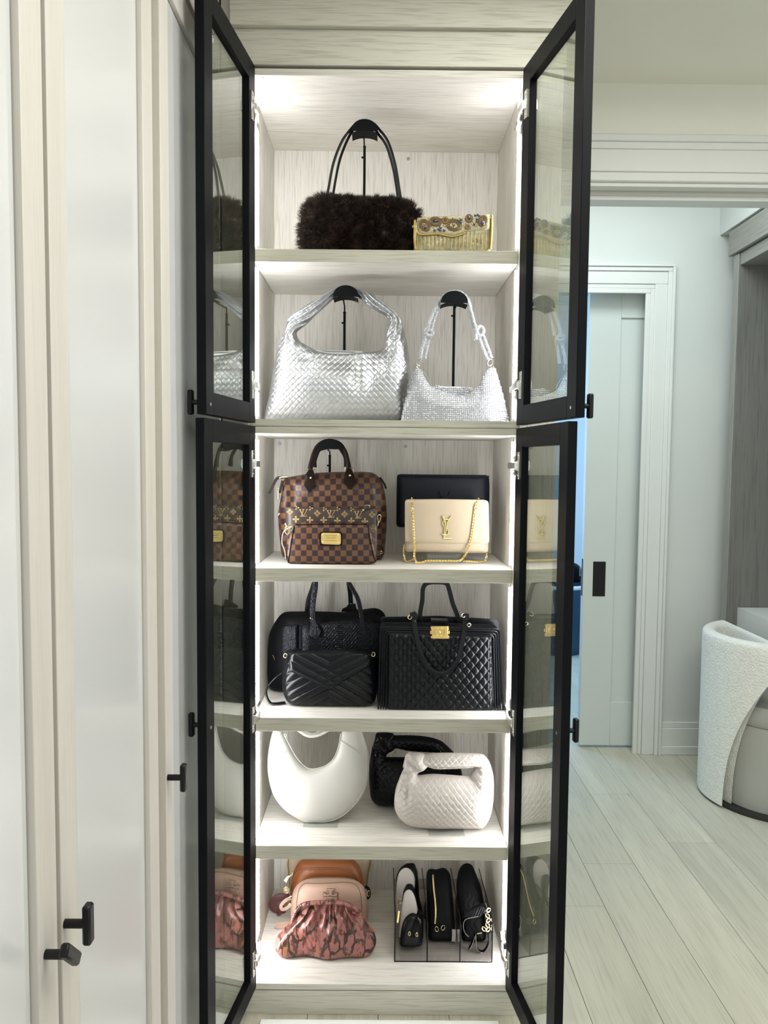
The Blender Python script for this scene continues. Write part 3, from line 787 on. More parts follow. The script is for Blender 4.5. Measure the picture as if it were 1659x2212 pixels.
def zfix(P, shelf, lo=0.0):
    """nothing reaches below the shelf the bag stands on"""
    P = np.array(P, float); P[:, 2] = np.maximum(P[:, 2], shelf + lo); return P
def seg(mb, pts, Y, r, n=8, k=40, **kw):
    return mb.tube(smooth(atl(pts, Y), k), r, n, **kw)

# ------------------------------------------------------------------ top shelf: fur bag on a stand, gold clutch
c1 = crop(630, 240, 5.53)
Yf = 2.115; zsh = SH['a'] + 0.0004
o = zfix(atl(c1([(110, 1660), (90, 1500), (105, 1300), (150, 1130), (210, 1050), (420, 1035), (600, 1075), (850, 1090), (1100, 1090), (1330, 1085), (1470, 1125), (1550, 1220), (1560, 1400), (1550, 1660)]), Yf), zsh, 0.002)
o = np.vstack([o[:-1], [[o[-1][0], Yf, zsh + 0.002]], [[o[0][0], Yf, zsh + 0.002]]])
fb = thing('fur_handbag', 'dark brown fur handbag with long black handles on the top shelf', 'handbag', (o[:, 0].mean(), Yf, zsh))
m = MB(); G = cushion(m, o, Yf, 0.062, n=4, N=110, K=16, soft=0.03); m.build('bag_body', 'fur', fb)
# fur strands: thin tapering blades standing off the body
def fur_blades(G, count, length, width, zfloor):
    nu, nv = G.shape[:2]
    iu = RNG.integers(0, nu, count); iv = RNG.integers(0, nv - 1, count)
    area_w = np.linspace(0, 1, nv)[iv]; keep = RNG.random(count) < (0.12 + area_w); iu, iv = iu[keep], iv[keep]; n = len(iu)
    fu, fv = RNG.random(n)[:, None], RNG.random(n)[:, None]
    p00, p10, p01 = G[iu, iv], G[(iu + 1) % nu, iv], G[iu, iv + 1]
    p = p00 + (p10 - p00) * fu + (p01 - p00) * fv
    nn = np.cross(p10 - p00, p01 - p00); nn /= np.maximum(np.linalg.norm(nn, axis=1)[:, None], 1e-9)
    nn *= np.where(nn[:, 1:2] > 0.05, -1, 1)
    cx, cz = G[..., 0].mean(), G[..., 2].mean()
    out = np.stack([p[:, 0] - cx, np.zeros(n), (p[:, 2] - cz) * 2.4], 1); out /= np.linalg.norm(out, axis=1)[:, None] + 0.02
    q = np.floor(p[:, [0, 2]] / 0.014); hsh = np.sin(q[:, 0] * 12.9898 + q[:, 1] * 78.233) * 43758.5453; hsh -= np.floor(hsh)
    aa = hsh * 2 * PI + RNG.normal(0, 0.5, n)
    swirl = np.stack([np.cos(aa), np.zeros(n), np.sin(aa)], 1)
    d1 = nn * 0.75 + out * 0.55 + swirl * 0.45 + RNG.normal(0, 0.15, (n, 3)); d1 /= np.linalg.norm(d1, axis=1)[:, None]
    d2 = d1 + swirl * 0.7 + out * 0.2 + np.array([0, 0, -0.35]); d2 /= np.linalg.norm(d2, axis=1)[:, None]
    L = (length * (0.55 + 0.6 * RNG.random(n)))[:, None]
    a = p - nn * 0.002; b = p + d1 * L * 0.5; e = b + d2 * L * 0.5
    b[:, 2] = np.maximum(b[:, 2], zfloor); e[:, 2] = np.maximum(e[:, 2], zfloor)
    s = np.cross(d1, RNG.normal(size=(n, 3))); s /= np.linalg.norm(s, axis=1)[:, None]; s *= width
    V = np.stack([a - s, a + s, b - s * 0.8, b + s * 0.8, e], 1)
    F = (np.arange(n)[:, None, None] * 5 + np.array([(0, 1, 3), (0, 3, 2), (2, 3, 4)])[None]).reshape(-1, 3)
    return V.reshape(-1, 3), F.tolist()
Gk = polar(o, Yf, 0.062, n=4, N=110, K=16, soft=0.03, side=1)[::-1]
V1, F1 = fur_blades(G, 62000, 0.021, 0.00042, zsh + 0.001)
V2, F2 = fur_blades(Gk, 16000, 0.021, 0.0006, zsh + 0.001)
V2[:, 1] = 2 * Yf - V2[:, 1] if V2[:, 1].mean() < Yf else V2[:, 1]
V = np.vstack([V1, V2]); F = F1 + [tuple(i + len(V1) for i in f) for f in F2]
V[:, 2] = np.maximum(V[:, 2], zsh + 0.0004)
MB().add(V, F).build('fur', 'fur', fb, stuff=True, fix=False, sharp=0)
hp = c1([(405, 1120), (440, 960), (500, 640), (600, 370), (715, 205), (780, 150), (870, 118), (970, 145), (1035, 205), (1150, 370), (1235, 650), (1285, 950), (1310, 1120)])
m = MB(); P = smooth(atl(hp, Yf - 0.018), 90); P[:, 1] -= 0.016 * np.clip(np.abs(np.linspace(-1, 1, 90)) * 1.6 - 0.6, 0, 1); m.tube(P, 0.0036, 10)
m.build('handle', 'black_gloss', fb)
hp = c1([(475, 1060), (520, 800), (575, 560), (670, 330), (760, 200), (870, 160), (970, 190), (1040, 280), (1140, 430), (1220, 700), (1262, 950), (1280, 1080)])
m = MB(); P = smooth(atl(hp, Yf + 0.008), 90); P[:, 1] += 0.02 * np.clip(np.abs(np.linspace(-1, 1, 90)) * 1.6 - 0.6, 0, 1); m.tube(P, 0.0036, 10)
m.build('handle', 'black_gloss', fb)
bag_stand('black bag stand under the handles of the fur handbag', Yf, SH['a'], 787.7, 256.8, 282.5, 28.5, 318, Yp=Yf + 0.088)

cg = crop(880, 450, 8.295); Yg = 2.018
gc = thing('clutch', 'gold embroidered clutch with dark blue stones beside the fur bag', 'clutch', (at(980, 500, Yg)[0], Yg, zsh))
o = atl(cg([(118, 760), (128, 420), (140, 200), (205, 168), (800, 135), (1485, 102), (1545, 140), (1530, 420), (1508, 760)]), Yg); o[0][2] = o[-1][2] = zsh
m = MB()
rib = lambda x, z: 0.0016 * np.abs(np.sin(PI * (x - o[0][0]) / 0.0102)) ** 0.6
cushion(m, o, Yg + 0.02, 0.014, Tb=0.014, n=8, N=260, K=40, soft=0.012, relief=rib, edge=0.004); m.build('bag_body', 'pearl', gc)
m = MB()
for i in range(19):
    u = 180 + 68.5 * i
    a, b = atl(cg([(u, 470), (u - 6, 735)]), Yg); b[2] = max(b[2], zsh + 0.001)
    m.rod(a + [0, 0.0005, 0], b + [0, 0.0005, 0], 0.0007, 6)
m.build('gold_seams', 'gold_trim', gc)
fl = cg([(172, 172), (205, 160), (800, 128), (1482, 98), (1484, 300), (1470, 370), (1400, 392), (1250, 412), (1050, 432), (960, 470), (820, 506), (690, 490), (560, 462), (400, 466), (250, 470), (185, 440), (168, 380)])
P = atl(fl, Yg)
m = MB(); Gf = cushion(m, P, Yg + 0.004, 0.004, Tb=0.001, n=10, N=220, K=20, soft=0.008, edge=0.0012); m.build('flap', 'flap_silk', gc)
m = MB(); Yt = Yg - 0.002
seg(m, fl[8:], Yt, 0.0022, 8, 80); seg(m, cg([(135, 210), (132, 400), (128, 560), (150, 735)]), Yg + 0.004, 0.003, 8, 20); seg(m, cg([(1515, 120), (1512, 400), (1490, 735)]), Yg + 0.004, 0.003, 8, 20)
for q in m.v: q[:, 2] = np.maximum(q[:, 2], zsh)
m.build('gold_piping', 'gold_trim', gc)
m = MB(); Yd = Yg - 0.0025
for (x, y, rx, ry, tw) in ((310, 300, 100, 105, 0.5), (505, 235, 115, 85, 0.2), (830, 300, 140, 105, 0.35), (1105, 180, 68, 72, 0.0), (1350, 225, 80, 100, -0.4), (310, 345, 60, 50, 0), (680, 215, 60, 60, 0), (1080, 330, 45, 45, 0)):
    for sc in (1.0, 0.78, 0.56):
        a = np.arange(26) * 2 * PI / 26; wob = 1 + 0.05 * np.sin(a * 9)
        pts = [(x + sc * rx * math.cos(t) * w + tw * sc * ry * math.sin(t) * 0.5, y + sc * ry * math.sin(t) * w) for t, w in zip(a, wob)]
        m.tube(atl(cg(pts), Yd), 0.0009 + 0.0006 * (sc < 0.9), 6, closed=True)
    m.ball(at(*cg([(x, y)])[0], Yd + 0.0008), 0.003, 10, 6, (1.2, 0.3, 1.0))
RR = np.random.default_rng(3)
P2 = [(RR.uniform(200, 1460), RR.uniform(150, 380)) for _ in range(150)]
m.gem(atl(cg(P2), Yd + 0.0003), 0.0013)
m.build('embroidery', 'antique_gold', gc, stuff=True)
m = MB()
for (x, y, w, h) in ((318, 342, 30, 26), (505, 225, 55, 24), (1108, 168, 26, 40), (1350, 262, 34, 44)):
    p = at(*cg([(x, y)])[0], Yd - 0.0015); m.ball(p, 0.001, 8, 6, (w / 6.6, 2.4, h / 6.6))
for (x, y) in ((490, 392), (592, 345), (590, 392), (660, 392), (560, 372), (905, 214), (962, 200), (955, 245), (1222, 122), (1270, 112), (1250, 190), (1250, 235), (1200, 282), (1288, 130)):
    p = at(*cg([(x, y)])[0], Yd - 0.001); m.ball(p, 0.001, 7, 5, (3.9, 2.0, 2.9))
m.build('stones', 'sapphire', gc, stuff=True)
p = at(*cg([(108, 325)])[0], Yg); MB().ring(p, 0.0022, 0.0006).build('side_ring', 'gold', gc)

# ------------------------------------------------------------------ second shelf: woven silver hobo, crystal bag
c2 = crop(560, 600, 4.879); Ys = 2.13; zsh = SH['b'] + 0.0004
outer = [(915, 82), (790, 118), (640, 205), (470, 310), (300, 440), (278, 560), (225, 650), (190, 760), (150, 960), (105, 1250), (60, 1450), (75, 1525), (300, 1530), (650, 1530), (1000, 1530), (1350, 1530), (1535, 1500), (1545, 1300), (1585, 1100), (1592, 950), (1560, 700), (1520, 540), (1480, 420), (1330, 265), (1180, 170), (1050, 118)]
inner = [(915, 165), (810, 205), (700, 300), (590, 400), (500, 490), (408, 560), (400, 610), (430, 670), (490, 705), (560, 745), (620, 775), (680, 785), (760, 798), (840, 806), (930, 806), (1020, 795), (1130, 785), (1220, 775), (1290, 755), (1315, 720), (1328, 640), (1340, 570), (1355, 430), (1250, 360), (1130, 285), (1040, 205)]
T = [.016, .017, .018, .018, .018, .022, .03, .04, .05, .058, .06, .06, .062, .062, .062, .062, .06, .06, .055, .05, .042, .03, .02, .018, .017, .016]
sb = thing('handbag', 'large silver woven leather hobo bag hanging on a black stand', 'handbag', (at(730, 850, Ys)[0], Ys, zsh))
def wr(x, z, s, k):
    g = lambda u, v, su, sv, a: a * np.exp(-((x - at(*c2([(u, v)])[0], Ys)[0]) / su) ** 2 - ((z - at(*c2([(u, v)])[0], Ys)[2]) / sv) ** 2)
    w = g(1080, 1010, .022, .055, -.022) + g(880, 900, .05, .03, -.016) + g(380, 940, .06, .02, -.016) + g(1350, 1000, .03, .06, .010) + g(560, 1000, .06, .05, .004) + g(1250, 850, .03, .04, -.008)
    ex = np.clip((z - at(700, 760, Ys)[2]) / 0.03, 0, 1)       # gathered handle: ridges running along it
    return w + ex * 0.0035 * np.sin(k * 16 + np.sin(s * 40) * 2.2 + s * 60)
O, I = zfix(atl(c2(outer), Ys), zsh, 0.001), atl(c2(inner), Ys)
m = MB(); strip_body(m, O, I, Ys, T, N=1150, K=124, relief=weave(0.0115, 0.0030), wrinkle=wr, p=0.5)
m.build('bag_body', 'silver_leather', sb, sharp=0, fix=False)
m = MB(); seg(m, c2([(600, 765), (720, 770), (900, 775), (1090, 785)]), Ys + 0.02, 0.003, 8, 30); seg(m, c2([(600, 768), (700, 790), (830, 812), (920, 815), (1010, 795), (1090, 788)]), Ys - 0.004, 0.0025, 8, 40)
m.build('zip_edge', 'silver_smooth', sb)
m = MB(); m.grid(np.stack([smooth(atl(c2([(600, 766), (720, 771), (900, 776), (1090, 786)]), Ys + 0.02), 20), smooth(atl(c2([(600, 850), (720, 850), (900, 850), (1090, 850)]), Ys + 0.012), 20)], 1)).build('lining', 'silver_smooth', sb)
bag_stand('black bag stand under the handle of the silver woven bag', Ys, SH['b'], 747, 616, 640.6, 27.5, 676, 744.5, Yp=Ys + 0.082)

c3 = crop(850, 610, 6.144); Yc = 2.085
cb = thing('handbag', 'crystal covered silver evening bag with knotted cord straps', 'handbag', (at(985, 850, Yc)[0], Yc, zsh))
def column_body(tops, bots, yc, T, nu=90, nv=40, lean=0.0):
    tp, bt = np.asarray(tops), np.asarray(bots)
    u = np.linspace(0, 1, nu); x = tp[0, 0] + (tp[-1, 0] - tp[0, 0]) * u
    t = np.interp(x, tp[:, 0], tp[:, 1]); b = np.interp(x, bt[:, 0], bt[:, 1])
    return u, x, t, b
tops = smooth(c3([(96, 1842), (130, 1650), (190, 1430), (250, 1235), (300, 1148), (335, 1148), (390, 1215), (440, 1310), (500, 1385), (620, 1442), (750, 1482), (870, 1500), (960, 1492), (1030, 1450), (1100, 1395), (1150, 1345), (1175, 1260), (1230, 1170), (1300, 1138), (1345, 1142), (1400, 1310), (1470, 1560), (1530, 1842)]), 300)
tops = np.maximum.accumulate(tops[:, :1], 0) * [1, 0] + tops * [0, 1]
def crystal_panel(tops, Yp, bulge, step, mb, gems, zmin, xr=None, inset=0.0):
    x = np.linspace(tops[0, 0], tops[-1, 0], 130); t = np.interp(x, tops[:, 0], tops[:, 1])
    W0 = np.array([at(a, b, Yp) for a, b in zip(x, t)])
    u = np.linspace(0, 1, 130)
    k = np.linspace(0, 1, 30)
    Z = W0[:, None, 2] * (1 - k) + zmin * k
    X = np.repeat(W0[:, None, 0], 30, 1)
    prof = (np.sin(PI * np.clip(u, 0, 1)) ** 0.55)[:, None] * (0.25 + 0.75 * np.clip(k * 2.2, 0, 1) ** 0.6)[None]
    Yg_ = Yp - bulge * prof
    G = np.stack([X, Yg_, Z], 2)
    mb.grid(G); mb.grid(np.stack([X, Yp + 0.6 * bulge * prof, Z], 2)[::-1])
    from_x = np.arange(W0[0, 0] + step / 2, W0[-1, 0], step)
    for xi in from_x:
        f = np.interp(xi, W0[:, 0], np.arange(130)); i = int(min(f, 128)); w = f - i
        zt = W0[i, 2] * (1 - w) + W0[i + 1, 2] * w
        zz = np.arange(zmin + step / 2, zt, step)
        if not len(zz): continue
        kk = (zt - zz) / max(zt - zmin, 1e-6)
        sag = 0.0
        uu = (xi - W0[0, 0]) / (W0[-1, 0] - W0[0, 0])
        pr = np.sin(PI * uu) ** 0.55 * (0.25 + 0.75 * np.clip(kk * 2.2, 0, 1) ** 0.6)
        gems.append(np.stack([np.full(len(zz), xi), Yp - bulge * pr - 0.0006, zz], 1))
m = MB(); gems = []
crystal_panel(tops, Yc, 0.035, 0.0053, m, gems, zsh + 0.0005)
back = smooth(c3([(420, 1842), (430, 1500), (520, 1385), (700, 1382), (900, 1388), (1080, 1418), (1160, 1500), (1170, 1842)]), 100)
back = np.maximum.accumulate(back[:, :1], 0) * [1, 0] + back * [0, 1]
crystal_panel(back, Yc + 0.03, 0.008, 0.0053, m, gems, zsh + 0.0005)
m.build('bag_body', 'silver_mesh', cb, fix=False)
MB().gem(np.vstack(gems), 0.00285).build('rhinestones', 'crystal', cb, stuff=True, sharp=5, fix=False)
core, beads = MB(), []
def cord(pts, Y, r=0.0040):
    P = smooth(atl(c3(pts), Y), 60); core.tube(P, r, 8)
    Q = along(P, 0.0036); t = np.gradient(Q, axis=0); t /= np.linalg.norm(t, axis=1)[:, None]
    for i, q in enumerate(Q):
        a = np.cross(t[i], (0, 1, 0)); a /= max(np.linalg.norm(a), 1e-6); b = np.cross(t[i], a)
        for j in range(8):
            w = j * PI / 4 + (i % 2) * PI / 8; beads.append(q + r * (a * math.cos(w) + b * math.sin(w)))
Ya = Yc + 0.0
cord([(352, 1015), (385, 860), (430, 720), (455, 660)], Ya - 0.004); cord([(415, 1015), (440, 880), (475, 740), (490, 680)], Ya + 0.006)
cord([(450, 640), (480, 520), (545, 370), (615, 240), (700, 165), (810, 128), (930, 165), (985, 250), (1035, 400), (1085, 590)], Ya - 0.006); cord([(500, 640), (525, 540), (568, 400), (602, 300), (640, 215), (715, 150), (810, 118), (905, 140), (972, 200), (1008, 270), (1030, 400), (1070, 600)], Ya + 0.008)
cord([(430, 620), (420, 650), (450, 700), (500, 700), (525, 670), (490, 640), (440, 650), (430, 690)], Ya - 0.008, 0.0042)
cord([(1250, 1020), (1190, 880), (1145, 760), (1120, 690)], Ya - 0.004); cord([(1300, 1005), (1250, 860), (1195, 720), (1160, 660)], Ya + 0.006)
cord([(1085, 570), (1100, 640), (1130, 700), (1180, 690), (1195, 630), (1165, 590), (1120, 600), (1100, 680), (1095, 760)], Ya - 0.009, 0.0044)
cord([(1170, 590), (1190, 640), (1150, 690), (1100, 720), (1105, 770)], Ya - 0.002, 0.0042)
core.build('cord_strap', 'silver_mesh', cb)
MB().gem(np.array(beads), 0.0017).build('strap_rhinestones', 'crystal', cb, stuff=True, sharp=5, fix=False)
for x, y, tl in ((340, 1065, 0.35), (1283, 1065, -0.35)):
    m = MB(); p = at(*c3([(x, y)])[0], Yc - 0.002); m.ring(p, 0.0065, 0.0011, (math.cos(tl), 0, math.sin(tl)), (-math.sin(tl), 0, math.cos(tl)), sq=1.4)
    p = at(*c3([(x - 25 if tl > 0 else x + 15, 1125)])[0], Yc - 0.002); m.ring(p, 0.004, 0.001, (0.3, 0.9, 0), (0, 0, 1))
    m.build('strap_ring', 'chrome', cb)
m = MB(); seg(m, c3([(335, 1150), (390, 1185), (450, 1270), (500, 1370)]), Yc - 0.006, 0.0012, 8, 20); m.build('zip_edge', 'grey_metal', cb)
bag_stand('black bag stand under the straps of the crystal bag', Yc, SH['b'], 981.5, 628, 654, 29.3, 660, 981.5, 1.0, Yp=Yc + 0.06)

# ------------------------------------------------------------------ third shelf: brown checked bags on the left
def on(G, pts):
    """lifts pixels-plane points (N,3) onto the front of a cushion grid"""
    Q = G.reshape(-1, 3); out = []
    for p in np.asarray(pts):
        d = (Q[:, 0] - p[0]) ** 2 + (Q[:, 2] - p[2]) ** 2; i = np.argsort(d)[:4]
        out.append([p[0], Q[i, 1].min(), p[2]])
    return np.array(out)
c4 = crop(580, 930, 5.925); zsh = SH['c'] + 0.0004; Y1 = 2.195
def patch(pts, Y, th, G=None, lift=0.0004, soft=0.0, n=60):
    """thin leather or metal plate with outline pts"""
    P = atl(pts, Y)
    if soft: Q = outline(P[:, [0, 2]], n, soft); P = np.stack([Q[:, 0], np.full(len(Q), Y), Q[:, 1]], 1)
    if G is not None: y = on(G, P)[:, 1].min()
    else: y = Y
    P[:, 1] = y - lift
    return MB().prism(P, (0, -th, 0))
sp = thing('handbag', 'brown checked canvas top handle bag, tallest of the brown bags', 'handbag', (at(715, 1100, Y1)[0], Y1, zsh))
o = zfix(atl(c4([(186, 606), (300, 590), (450, 562), (600, 542), (800, 532), (1000, 528), (1290, 528), (1385, 552), (1450, 640), (1492, 800), (1516, 1050), (1510, 1300), (1490, 1480), (1480, 1720), (170, 1720), (150, 1450), (128, 1200), (124, 1050), (150, 900), (178, 750)]), Y1), zsh, 0.0006)
def wr(x, z):
    g = lambda u, v, su, sv, a: a * np.exp(-((x - at(*c4([(u, v)])[0], Y1)[0]) / su) ** 2 - ((z - at(*c4([(u, v)])[0], Y1)[2]) / sv) ** 2)
    return g(260, 860, .012, .04, -.014) + g(330, 760, .03, .02, -.006) + g(800, 800, .06, .02, .005) + g(1200, 880, .05, .02, -.004) + g(600, 900, .05, .03, -.005) + g(1420, 800, .012, .07, -.006)
m = MB(); G = cushion(m, o, Y1, 0.062, n=6, N=200, K=34, soft=0.011, relief=wr); m.build('bag_body', 'damier_large', sp)
for nm, pts in (('front', [(535, 490), (548, 390), (600, 235), (680, 155), (785, 128), (900, 160), (965, 235), (1005, 335), (1028, 480)]), ('rear', [(585, 470), (595, 380), (640, 260), (700, 185), (790, 155), (880, 185), (930, 250), (980, 340), (1000, 470)])):
    y = Y1 - 0.035 if nm == 'front' else Y1 + 0.035
    m = MB(); P = smooth(atl(c4(pts), y), 60); t = np.linspace(0, 1, 60)
    m.tube(P, 0.0052 + 0.0022 * (np.clip(np.abs(t - 0.5) * 2 - 0.78, 0, 0.2) * 5), 12); m.build('handle', 'brown_dark_leather', sp)
for x, yb_ in ((541, 530), (1033, 506)):
    b = at(*c4([(x, yb_)])[0], Y1 - 0.036)
    w, h = 0.0122, 0.0075
    MB().tube(np.array([(b[0] - w, b[1], b[2] - h), (b[0] + w, b[1], b[2] - h), (b[0] + w, b[1], b[2] + h), (b[0] - w, b[1], b[2] + h)]), 0.0017, 8, closed=True).build('handle_ring', 'pale_gold', sp)
for pts, rv in (([(480, 690), (500, 560), (530, 500), (585, 500), (612, 560), (626, 690), (550, 787)], (541, 605)), ([(975, 668), (988, 540), (1012, 480), (1062, 480), (1096, 540), (1136, 660), (1060, 752)], (1042, 575))):
    P = atl(c4(pts), Y1); yy = on(G, P[[0, 5, 6]])[:, 1].min()
    yt = Y1 - 0.036
    Q = P.copy(); Q[:, 1] = [yy - .001, (yy + yt) / 2 - .004, yt, yt, (yy + yt) / 2 - .004, yy - .001, yy - .002]
    mid = Q.mean(0); mid[1] = yy - 0.0015
    m = MB(); n_ = len(Q)
    V = np.vstack([Q, Q + [0, -0.0018, 0], [mid], [mid + [0, -0.0022, 0]]])
    F = [(i, (i + 1) % n_, 2 * n_) for i in range(n_)] + [((i + 1) % n_ + n_, i + n_, 2 * n_ + 1) for i in range(n_)] + [(i, i + n_, (i + 1) % n_ + n_, (i + 1) % n_) for i in range(n_)]
    m.add(V, F).build('handle_tab', 'brown_dark_leather', sp)
    r = at(*c4([rv])[0], yy - 0.004); MB().ball(r, 0.0032, 12, 8, (1, 0.7, 1)).build('rivet', 'pale_gold', sp)
Yz = Y1 - 0.012
m = MB(); seg(m, c4([(240, 592), (180, 600), (112, 612), (70, 680), (8, 808)]), Yz - 0.01, 1.0, 8, 30, flat=(0.0038, 0.0012), wide=(0, 1, 0)); m.build('end_tab', 'brown_dark_leather', sp)
m = MB(); seg(m, c4([(1425, 600), (1460, 650), (1490, 700), (1502, 745)]), Yz, 1.0, 8, 20, flat=(0.003, 0.0012), wide=(0, 1, 0)); m.build('end_tab', 'brown_dark_leather', sp)
m = MB(); seg(m, c4([(138, 608), (180, 596), (240, 590)]), Yz - 0.0125, 0.0024, 8, 10); m.build('zip_pull', 'pale_gold', sp)
m = MB(); seg(m, c4([(178, 640), (160, 720), (145, 800)]), Yz - 0.006, 1.0, 8, 16, flat=(0.0036, 0.002), wide=(0, 1, 0)); m.build('lock_strap', 'brown_dark_leather', sp)
m = MB()
a, b = at(*c4([(104, 755)])[0], Yz - 0.01), at(*c4([(134, 882)])[0], Yz - 0.01)
m.box(a[0] + 0.0028, b[0], Yz - 0.014, Yz - 0.007, b[2], a[2] - 0.003, 0.0015).ring(((a[0] + b[0]) / 2 + 0.001, Yz - 0.0105, a[2]), 0.0034, 0.0009).build('padlock', 'pale_gold', sp)
a, b = at(*c4([(122, 1032)])[0], Yz - 0.02), at(*c4([(163, 1084)])[0], Yz - 0.02)
MB().rod((a[0], Yz - 0.014, b[2]), (b[0], Yz - 0.014, a[2]), 0.0028).build('side_clip', 'pale_gold', sp)
m = MB()
for pts in ([(1400, 1490), (1440, 1470), (1455, 1540), (1420, 1600), (1395, 1580)], [(1395, 1520), (1430, 1530), (1452, 1590)]): seg(m, c4(pts), Y1 - 0.03, 0.0035, 8, 24)
m.v = [zfix(v, zsh) for v in m.v]; m.build('strap_end', 'brown_dark_leather', sp)
for x, y in ((1405, 1525), (1440, 1560)):
    MB().ring(at(*c4([(x, y)])[0], Y1 - 0.036), 0.0036, 0.001).build('strap_ring', 'pale_gold', sp)
def stamp(pos, Y, G, parent, w=0.0105):
    p = at(*pos, Y); y = on(G, [p])[0][1] - 0.0003
    m = MB()
    for dz in (0.0032, 0.0, -0.0032):
        t = np.linspace(-1, 1, 26); P = np.stack([p[0] + t * w / 2, np.full(26, y), p[2] + dz + 0.0013 * np.sin(t * 11 + dz * 900) + 0.25 * t * 0.006], 1)
        m.tube(P, 0.00032, 5)
    m.build('stamped_lettering', 'print_red', parent)
stamp(c4([(463, 832)])[0], Y1 - 0.06, G, sp); stamp(c4([(1152, 797)])[0], Y1 - 0.06, G, sp)
bag_stand('black bag stand inside the handles of the brown checked bag', Y1 - 0.018, SH['c'], 712.5, 949.0, 970.5, 27, 985, Yp=Y1 + 0.076)

# monogram pouch
Y2 = 2.1135
mp_ = thing('pouch', 'dark brown flat pouch printed with gold flowers and letters', 'pouch', (at(717, 1150, Y2)[0], Y2, zsh))
o = zfix(atl(c4([(218, 975), (500, 983), (800, 990), (1100, 993), (1392, 992), (1390, 1300), (1375, 1720), (228, 1720), (222, 1300)]), Y2), zsh, 0.0006)
m = MB(); Gp = cushion(m, o, Y2, 0.010, n=8, N=140, K=16, soft=0.006, edge=0.002); m.build('bag_body', 'monogram_canvas', mp_)
K5 = 5.925
def lift(P2, G, up=0.0002):
    P = np.array([at(*q, Y2 - 0.011) for q in P2]); P[:, 1] = on(G, [P.mean(0)])[0][1] - up; return P
def motif(mb, polys, cx, cy, G):
    for pl in polys:
        P = lift(c4([(cx + x, cy + y) for x, y in pl]), G); mb.prism(P, (0, -0.00025, 0))
def petals(r, w, k=4, rot=0.0):
    L = []
    for i in range(k):
        a = rot + i * 2 * PI / k; t = np.linspace(0, 2 * PI, 14, endpoint=False)
        rr = r * 0.5 * (1 + np.cos(t)) + 3; ww = w * np.sin(t) * (0.55 + 0.45 * np.cos(t))
        L.append([(x * math.cos(a) - y * math.sin(a), x * math.sin(a) + y * math.cos(a)) for x, y in zip(rr, ww)])
    return L
def flower4(): return petals(40, 17) + petals(17, 6, 4, PI / 4)
def diamond():
    L = []
    n_ = 10
    # curved sided diamond ring, as four bars
    for q in range(4):
        a0, a1 = q * PI / 2, (q + 1) * PI / 2
        p0 = np.array([math.cos(a0), math.sin(a0)]) * 48; p1 = np.array([math.cos(a1), math.sin(a1)]) * 48
        c = (p0 + p1) / 2 * 0.62; t = np.linspace(0, 1, n_)[:, None]
        e = (1 - t) ** 2 * p0 + 2 * t * (1 - t) * c + t ** 2 * p1
        L.append([tuple(x) for x in e] + [tuple(x) for x in (e * 0.76)[::-1]])
    return L + petals(22, 8)
def letters():
    # interlocked L and V
    def bar(x0, y0, x1, y1, w):
        d = np.array([x1 - x0, y1 - y0], float); d /= np.linalg.norm(d); n_ = np.array([-d[1], d[0]]) * w / 2
        return [(x0 + n_[0], y0 + n_[1]), (x1 + n_[0], y1 + n_[1]), (x1 - n_[0], y1 - n_[1]), (x0 - n_[0], y0 - n_[1])]
    return [bar(-46, -43, 0, 45, 12), bar(2, 45, 46, -42, 6), bar(-56, -44, -28, -44, 6), bar(32, -44, 58, -44, 6),
            bar(0, -43, -26, 42, 10), bar(-46, 44, 38, 44, 6), bar(32, 46, 42, 24, 5), bar(-16, -44, 14, -44, 6)]
m = MB()
for x, y in ((272, 1042), (624, 1060), (974, 1070), (1325, 1076)): motif(m, diamond(), x, y, Gp)
for x, y in ((447, 1054), (800, 1067), (1150, 1077)): motif(m, letters(), x, y, Gp)
for x, y in ((350, 1136), (530, 1145), (706, 1145), (882, 1153), (1060, 1156), (1233, 1162)): motif(m, flower4(), x, y, Gp)
for x, y in ((362, 988), (540, 996), (715, 1004), (890, 1004), (1066, 1008)):
    motif(m, [[(px, py) for px, py in p] for p in petals(26, 13, 3, PI / 6 - PI / 2 + PI / 3)], x, y, Gp)
m2 = [[(46 * math.cos(t), 46 * math.sin(t)) for t in np.linspace(0, 2 * PI, 20, endpoint=False)]]
P = lift(c4([(1338 + 30 * math.cos(t), 1252 + 44 * math.sin(t)) for t in np.linspace(0, 2 * PI, 24, endpoint=False)]), Gp); m.tube(P, 0.0006, 5, closed=True)
motif(m, petals(24, 10), 1338, 1252, Gp); motif(m, petals(24, 10), 1345, 1400, Gp)
m.build('monogram_print', 'monogram_ink', mp_, stuff=True, sharp=10, label='gold printed letters and flowers')
m = MB(); seg(m, c4([(1285, 968), (1240, 985), (1205, 1020)]), Y2 - 0.016, 1.0, 8, 20, flat=(0.0042, 0.0014), wide=(0, 1, 0)); m.build('zip_tab', 'monogram_canvas', mp_)
m = MB(); seg(m, c4([(1225, 970), (1255, 955), (1290, 962), (1298, 985)]), Y2 - 0.015, 0.0011, 8, 20); m.ball(at(*c4([(1213, 1018)])[0], Y2 - 0.017), 0.0026, 10, 6); m.build('zip_pull', 'pale_gold', mp_)
P = atl(c4([(1395, 1095), (1415, 1080), (1438, 1090), (1434, 1130), (1415, 1170), (1398, 1145)]), Y2 - 0.004); MB().tube(smooth(P, 30, True), 0.0012, 8, closed=True).build('ring', 'pale_gold', mp_)
m = MB(); seg(m, c4([(1410, 1168), (1402, 1195), (1396, 1220)]), Y2 - 0.004, 0.0019, 8, 10); m.build('clip', 'pale_gold', mp_)

